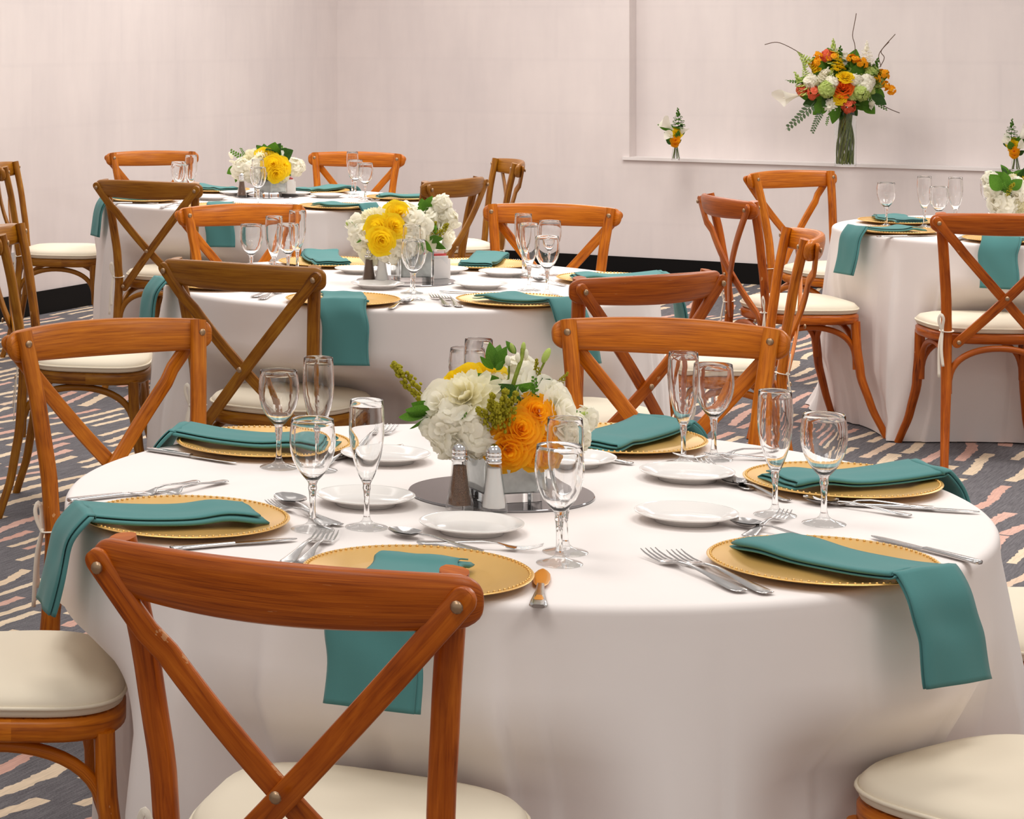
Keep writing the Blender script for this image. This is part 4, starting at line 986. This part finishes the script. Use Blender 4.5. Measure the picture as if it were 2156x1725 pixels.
def bud_vase(u, v, label, mir):
    P_ = at(u, v, ZL + .0185) + NR * .02; y = P_.y; sx = -1 if mir else 1
    U = lambda du: u + sx * du
    H = atd(u, v - 55, y)
    items = [('rose_orange', U(2), v - 42, y - .06, .035), ('rose_orange2', U(1), v - 33, y - .05, .026), ('rose_yellow', U(4), v - 60, y - .04, .040),
             spray('calla', U(-2), v - 62, y - .02, U(-28), v - 86, y - .03), spray('calla', U(-4), v - 48, y - .05, U(-16), v - 56, y - .10), spray('calla', U(10), v - 50, y - .02, U(20), v - 70, y - .04),
             spray('spike_green', U(8), v - 65, y, U(6), v - 112, y), spray('leaf_wide', U(-5), v - 45, y - .04, U(-20), v - 60, y - .05), spray('leaf_dark', U(-4), v - 35, y - .04, U(-18), v - 45, y - .04), spray('leaf_wide', U(-6), v - 55, y - .03, U(-14), v - 74, y - .04), spray('leaf', U(-10), v - 65, y, U(-34), v - 78, y), spray('leaf_dark', U(5), v - 33, y - .03, U(16), v - 42, y - .04), spray('leaf_wide', U(6), v - 45, y - .05, U(10), v - 62, y - .07)]
    t, B = build_arrangement(label, P_, items, H, 6, .07, None, cyl_vase(.02, .12, flare=[(.027, 0), (.026, .03), (.018, .075), (.013, .10), (.014, .13)], k=.002))
    for k in range(7):
        a = k * 2.4; stem_part(t, B, [B + Vector((.020 * cos(a), .020 * sin(a), .012)), B + Vector((.008 * cos(a), .008 * sin(a), .08)), B + Vector((.009 * cos(a + 1), .009 * sin(a + 1), .17))], .0028)
bud_vase(1421, 338, 'small bud vase with white callas and orange bloom, near the start of the ledge', False)
bud_vase(2137, 361, 'small bud vase with orange bloom above the low lime flowers', True)

# ---------------------------------------------------------------- place settings
NAMES = {1: 'orange-rose table', 2: 'yellow-rose table', 3: 'corner table', 4: 'ledge-side table'}
TC = {1: T1, 2: T2, 3: T3, 4: T4}
ZC = TZ + .012
def setting(tb, u, v, ang, inner, hang, width, nlabel, clabel, skew=0.0, seed=1):
    p = at(u, v, TZ + .018); p.z = TZ
    o = p.xy - TC[tb]
    lim = .66 if tb == 1 else .635
    if o.length > lim: o = o.normalized() * lim; p = Vector((TC[tb].x + o.x, TC[tb].y + o.y, TZ))
    charger(p, clabel, 'gold charger plates', seed * .7); CHARGERS.append(p.xy)
    if nlabel: napkin(p, TC[tb], ang, inner, hang, width, nlabel, skew, seed)
    return p
# orange-rose table
setting(1, 866, 1205, -.02, .060, .128, .130, 'teal napkin hanging behind the crossed slats of the large red-brown chair', 'brightly lit yellow-gold charger behind the top rail of the large red-brown chair', .0, 1)
setting(1, 1733, 1172, -.12, .125, .118, .118, 'longest teal napkin draped past a corner of cloth above the peach-lit cushion', 'gold charger with two forks beside it under the longest napkin', -.08, 2)
setting(1, 1773, 1004, .05, .115, .10, .115, 'teal napkin on the charger nearest the patterned carpet gap, tip over the edge', 'gold charger between two glasses and the open carpet', .0, 3)
setting(1, 1302, 917, -.25, .115, .06, .130, 'teal napkin lying in front of the glossy orange chair', 'gold charger in front of the glossy orange chair', .0, 4)
setting(1, 556, 924, .55, .125, .06, .115, 'teal napkin with a rolled fold on the charger beside a loose knife', 'gold charger with a loose knife beside it, by the wine glass and flute', .0, 5)
setting(1, 392, 1081, -.20, .105, .125, .125, 'broad teal napkin draped off the cloth above the cream cushioned chair', 'gold charger with knives on both sides, under the broad draped napkin', .0, 6)
# yellow-rose table
setting(2, 706, 630, .35, .09, .150, .125, 'teal napkin hanging behind the dark brown chair', 'gold charger beside the dark brown chair at the yellow-rose table', 0, 7)
setting(2, 1112, 633, .25, .085, .155, .13, 'teal napkin hanging down the cloth above the orange-rose flowers', 'gold charger with a pair of forks at the yellow-rose table', -.1, 8)
setting(2, 1285, 582, .0, .10, .14, .12, 'teal napkin behind the reddish chair rail, its end hanging over carpet', 'gold charger partly behind the reddish chair rail', 0, 9)
setting(2, 1012, 551, .25, .10, .04, .11, 'teal napkin beside the white sugar caddy with blue packet', 'gold charger beside the white sugar caddy with blue packet', 0, 10)
setting(2, 690, 547, -.3, .11, .04, .12, 'teal napkin behind the pepper shaker of the yellow-rose table', 'gold charger behind the pepper shaker of the yellow-rose table', 0, 11)
setting(2, 425, 592, .05, .10, .150, .12, 'teal napkin hanging by the ear of the dark brown chair rail', 'gold charger hidden behind the dark brown chair rail', 0, 12)
# corner table
setting(3, 300, 416, .0, .10, .155, .12, 'teal napkin hanging against the bare wall off the corner table', 'gold charger at the wall-side end of the corner table', 0, 13)
setting(3, 418, 441, .3, .08, .15, .12, 'teal napkin hanging between two chair backs at the corner table', 'gold charger between two chair backs at the corner table', 0, 14)
setting(3, 760, 437, .35, .085, .12, .12, 'teal napkin just behind the yellow roses, at the corner table', 'gold charger with forks just behind the yellow roses', 0, 15)
setting(3, 845, 412, .0, .10, .05, .12, 'teal napkin by the goblet foot on the wall side of the corner table', 'gold charger by the goblet foot on the corner table', 0, 16)
setting(3, 664, 398, -.2, .10, .04, .12, 'teal napkin beside the caddy with red and pink packets', 'gold charger beside the caddy with red and pink packets', 0, 17)
setting(3, 455, 396, .2, .10, .04, .12, 'teal napkin next to the cream flowers on the corner table', 'gold charger next to the cream flowers on the corner table', 0, 18)
# ledge-side table
setting(4, 1885, 481, .06, .08, .155, .12, 'teal napkin hanging off the cloth above the tucked sideways chair', 'gold charger on the edge above the tucked sideways chair', 0, 19)
setting(4, 1895, 461, -.9, .14, 0, .13, 'teal napkin behind the goblet and flute, near the tall orange chair', 'gold charger behind the goblet and flute, near the tall orange chair', 0, 20)
setting(4, 2125, 499, .0, .06, .155, .13, 'teal napkin hanging behind the crossed slats of the orange-red chair', 'gold charger behind the crossed slats of the orange-red chair', 0, 21)

# glasses
G1 = [('wine', 580, 976, 'wine glass in front of the napkin with a rolled fold'), ('flute', 645, 990, 'champagne flute standing before the dark brown chair and its cushion'), ('wine', 656, 1116, 'wine glass beside the spoons on the orange-rose table'), ('flute', 772, 1112, 'champagne flute between two bread plates'),
      ('wine', 1178, 1188, 'wine glass beside the small butter spreader'), ('flute', 1190, 1164, 'champagne flute directly behind the wine glass near the butter spreader'), ('flute', 1632, 1086, 'champagne flute before the charger nearest the open carpet'), ('wine', 1735, 1104, 'wine glass whose bowl shows the carpet, nearest the open carpet'),
      ('flute', 1439, 978, 'champagne flute in front of the glossy orange chair'), ('wine', 1503, 968, 'wine glass in front of the glossy orange chair'), ('flute', 1008, 940, 'champagne flute rising behind the orange rose arrangement'), ('wine', 985, 925, 'wine glass mostly hidden behind the orange rose arrangement')]
for k, u, v, l in G1: put_glass(k, at(u, v, TZ), l, 'glasses on the tables')
G2 = [('wine', 529, 590, 'goblet standing before the dark brown chair rail'), ('flute', 577, 592, 'flute next to the goblet before the dark brown chair rail'), ('wine', 592, 590, 'goblet behind the flutes, before the orange chair at the yellow-rose table'), ('flute', 626, 576, 'tall flute beside the napkin behind the pepper shaker'),
      ('wine', 871, 632, 'goblet in front of the vase of yellow roses'), ('flute', 867, 618, 'flute against the vase of yellow roses'), ('flute', 1102, 585, 'flute standing closer to the bright orange chair'), ('flute', 1114, 612, 'flute standing beside the charger with a pair of forks'), ('wine', 1158, 580, 'goblet standing closer to the bright orange chair'), ('wine', 1152, 622, 'goblet standing by the charger with a pair of forks')]
for k, u, v, l in G2: put_glass(k, at(u, v, TZ), l, 'glasses on the tables')
G3 = [('wine', 355, 427, 'round goblet on the corner table by the brown chair rail'), ('wine', 370, 421, 'goblet behind the round goblet on the corner table'), ('flute', 389, 420, 'flute before the facing-out chair on the corner table'), ('wine', 531, 436, 'goblet before the cream flowers on the corner table'), ('flute', 543, 431, 'flute against the cream flowers on the corner table'), ('flute', 711, 408, 'tall flute apart from the goblets on the corner table'), ('wine', 748, 416, 'back goblet of the pair on the corner table'), ('wine', 769, 424, 'front goblet of the pair on the corner table')]
for k, u, v, l in G3: put_glass(k, at(u, v, TZ), l, 'glasses on the tables')
G4 = [('wine', 1884, 473, 'goblet beside the napkin on the ledge-side table'), ('flute', 1923, 475, 'flute beside the goblet on the ledge-side table'), ('wine', 1972, 488, 'goblet standing just over the orange-red chair rail'), ('flute', 2012, 482, 'flute standing just over the orange-red chair rail'), ('wine', 2083, 465, 'goblet half behind the low lime flowers')]
for k, u, v, l in G4: put_glass(k, at(u, v, TZ), l, 'glasses on the tables')

# bread plates
for u, v, l in ((770, 1062, 'white bread plate behind the champagne flute and spoons'), (812, 972, 'white bread plate by the leaves of the orange rose arrangement'), (993, 1121, 'white bread plate in front of the salt and pepper'), (1445, 1098, 'white bread plate beside the spoon of the longest-napkin charger'), (1447, 1010, 'white bread plate beside forks, behind the other open bread plate'), (1214, 974, 'white bread plate half hidden by the orange rose arrangement'),
                (758, 575, 'white bread plate by the pepper shaker of the yellow-rose table'), (795, 607, 'white bread plate in front of the yellow-rose shakers'), (945, 573, 'white bread plate behind the caddy with blue packet'), (1012, 607, 'white bread plate with a knife, yellow-rose table'), (1062, 581, 'white bread plate behind the front flute, yellow-rose table'),
                (486, 409, 'white bread plate by the pepper shaker of the corner table'), (628, 411, 'white bread plate beside the corner table caddy'), (690, 416, 'white bread plate in front of the tall corner table flute'), (445, 421, 'white bread plate beside the brown chair rail on the corner table'), (2040, 488, 'white bread plate over the orange-red chair rail')):
    bread(at(u, v, TZ), l, 'white bread plates')

# cutlery
CU = [('k', 335, 947, 507, 974, 1, 'table knife lying loose beside the napkin with a rolled fold'),
 ('k', 372, 1151, 585, 1135, 1, 'table knife between the broad napkin charger and the large chair rail'), ('k', 165, 1056, 350, 1037, 1, 'table knife on the outer side of the broad napkin charger'), ('f', 398, 1022, 300, 1048, 1, 'fork handle behind the broad napkin charger, first of two'), ('f', 454, 1022, 356, 1045, 1, 'fork handle behind the broad napkin charger, second of two'),
 ('s', 690, 1112, 592, 1048, 1, 'spoon with its bowl towards the broad napkin charger'), ('f', 700, 1105, 585, 1072, 1, 'fork lying under the spoon by the wine glass'),
 ('f', 600, 1192, 684, 1130, 1, 'fork with tines up between wine glass and yellow-gold charger, first of two'), ('f', 635, 1190, 700, 1132, 1, 'fork with tines up between wine glass and yellow-gold charger, second of two'),
 ('s', 985, 1160, 845, 1130, 1, 'spoon behind the brightly lit yellow-gold charger'), ('f', 930, 1150, 1088, 1160, 1, 'fork behind the brightly lit yellow-gold charger'),
 ('f', 1625, 1250, 1408, 1165, 1, 'outer fork of the pair lying by the longest-napkin charger'), ('f', 1702, 1256, 1470, 1165, 1, 'inner fork of the pair lying by the longest-napkin charger'), ('s', 1600, 1160, 1455, 1126, 1, 'spoon between a bread plate and the longest-napkin charger'), ('f', 1570, 1135, 1655, 1088, 1, 'fork tines showing behind the longest-napkin charger'), ('k', 2038, 1184, 1860, 1140, 1, 'table knife on the far side of the longest-napkin charger'),
 ('k', 1825, 1050, 2008, 1061, 1, 'table knife beside the wine glass nearest the carpet'), ('s', 1960, 1068, 1760, 1040, 1, 'spoon beside the wine glass nearest the carpet'), ('f', 1950, 1058, 1715, 1048, 1, 'fork crossing the spoon nearest the carpet'), ('f', 1640, 1038, 1525, 975, 1, 'fork beside the bread plate by the open-carpet charger'), ('s', 1690, 1055, 1560, 1015, 1, 'spoon beside the bread plate by the open-carpet charger'),
 ('f', 1562, 938, 1450, 952, 1, 'fork in front of the glossy orange chair, upper of two'), ('f', 1560, 942, 1440, 940, 1, 'fork in front of the glossy orange chair, lower of two'), ('s', 1350, 958, 1250, 944, 1, 'spoon in front of the glossy orange chair'),
 ('f', 730, 945, 818, 905, 1, 'fork behind the flute between two bread plates'), ('k', 690, 962, 805, 940, 1, 'table knife behind the flute between two bread plates'), ('f', 680, 985, 745, 955, 1, 'fork behind the wine glass beside the spoons'),
 ('f', 524, 630, 606, 608, 2, 'outer fork by the dark brown chair at the yellow-rose table'), ('f', 545, 634, 600, 612, 2, 'inner fork by the dark brown chair at the yellow-rose table'), ('s', 808, 652, 852, 636, 2, 'spoon by the goblet in front of the yellow roses'), ('f', 990, 650, 945, 622, 2, 'outer fork of the pair at the yellow-rose table'), ('f', 1015, 654, 965, 622, 2, 'inner fork of the pair at the yellow-rose table'),
 ('k', 1045, 622, 950, 617, 2, 'table knife by a bread plate at the yellow-rose table'), ('f', 1092, 565, 1050, 555, 2, 'fork before the bright orange chair'), ('s', 1182, 602, 1130, 592, 2, 'spoon by the goblets before the bright orange chair'), ('k', 700, 565, 650, 552, 2, 'table knife before the orange chair at the yellow-rose table'), ('f', 775, 560, 795, 545, 2, 'fork between the yellow-rose shakers and a charger'),
 ('f', 700, 443, 640, 430, 3, 'fork by the charger just behind the yellow roses'), ('f', 715, 441, 662, 429, 3, 'second fork by the charger just behind the yellow roses'), ('f', 335, 439, 395, 430, 3, 'fork by the brown chair rail on the corner table'), ('s', 640, 405, 655, 400, 3, 'spoon by the corner table caddy'), ('k', 237, 424, 335, 425, 3, 'table knife on the wall-side end of the corner table'), ('f', 800, 418, 840, 424, 3, 'fork by the goblet foot on the corner table'),
 ('k', 1845, 499, 1960, 497, 4, 'table knife on the edge above the tucked sideways chair'), ('f', 2035, 511, 2085, 496, 4, 'fork by the orange-red chair slats'), ('k', 2040, 513, 2090, 505, 4, 'table knife by the orange-red chair slats')]
for i, (k, u0, v0, u1, v1, tb, l) in enumerate(CU):
    lay(k, u0, v0, u1, v1, TZ + .0006, l, 'stainless cutlery')
# small steel spreader, its amber reflection painted on blade and handle
a = at(1133, 1284, TZ); b = at(1143, 1205, TZ); d = b - a; mid = (a + b) / 2
t = thing('butter_spreader', 'small steel butter spreader with amber reflection painted on blade and handle', 'knife', (mid.x, mid.y, ZT), atan2(-d.x, d.y))
k = d.length / .16
m = flat_sweep([(-.080 * k, .009, .004), (-.077 * k, .0125, .004), (-.06 * k, .0115, .0045), (-.02 * k, .0060, .006), (.004 * k, .0055, .006)], .0055); obj('handle', m.mesh('handle', True, 50), 'steel', t)
m = flat_sweep([(.002 * k, .006, .0055), (.012 * k, .010, .0048), (.035 * k, .0125, .004), (.058 * k, .0115, .004), (.072 * k, .0075, .004), (.079 * k, .002, .004)], .0022); obj('blade', m.mesh('blade', True, 50), 'amber', t)
m = flat_sweep([(-.062 * k, .006, .0068), (-.058 * k, .0075, .0068), (-.036 * k, .0055, .0072), (-.033 * k, .004, .0072)], .0016); obj('handle_reflection', m.mesh('handle_reflection', True, 50), 'amber', t)  # reflection on the handle, shaped as an amber strip

# small grey wall plate by the black baseboard
s_ = 3.9; P_ = CORNER + DL * s_
m = MB(); m.box((-.036, -.004, -.058), (.036, .004, .058))
o = obj('wall_plate', m.mesh('wall_plate', False), 'plate_grey'); o.location = (P_.x - NL.x * .004, P_.y - NL.y * .004, .30); o.rotation_euler = (0, 0, atan2(DL.y, DL.x))
tag(o, 'small grey outlet plate low on the wall above the black baseboard', 'outlet')
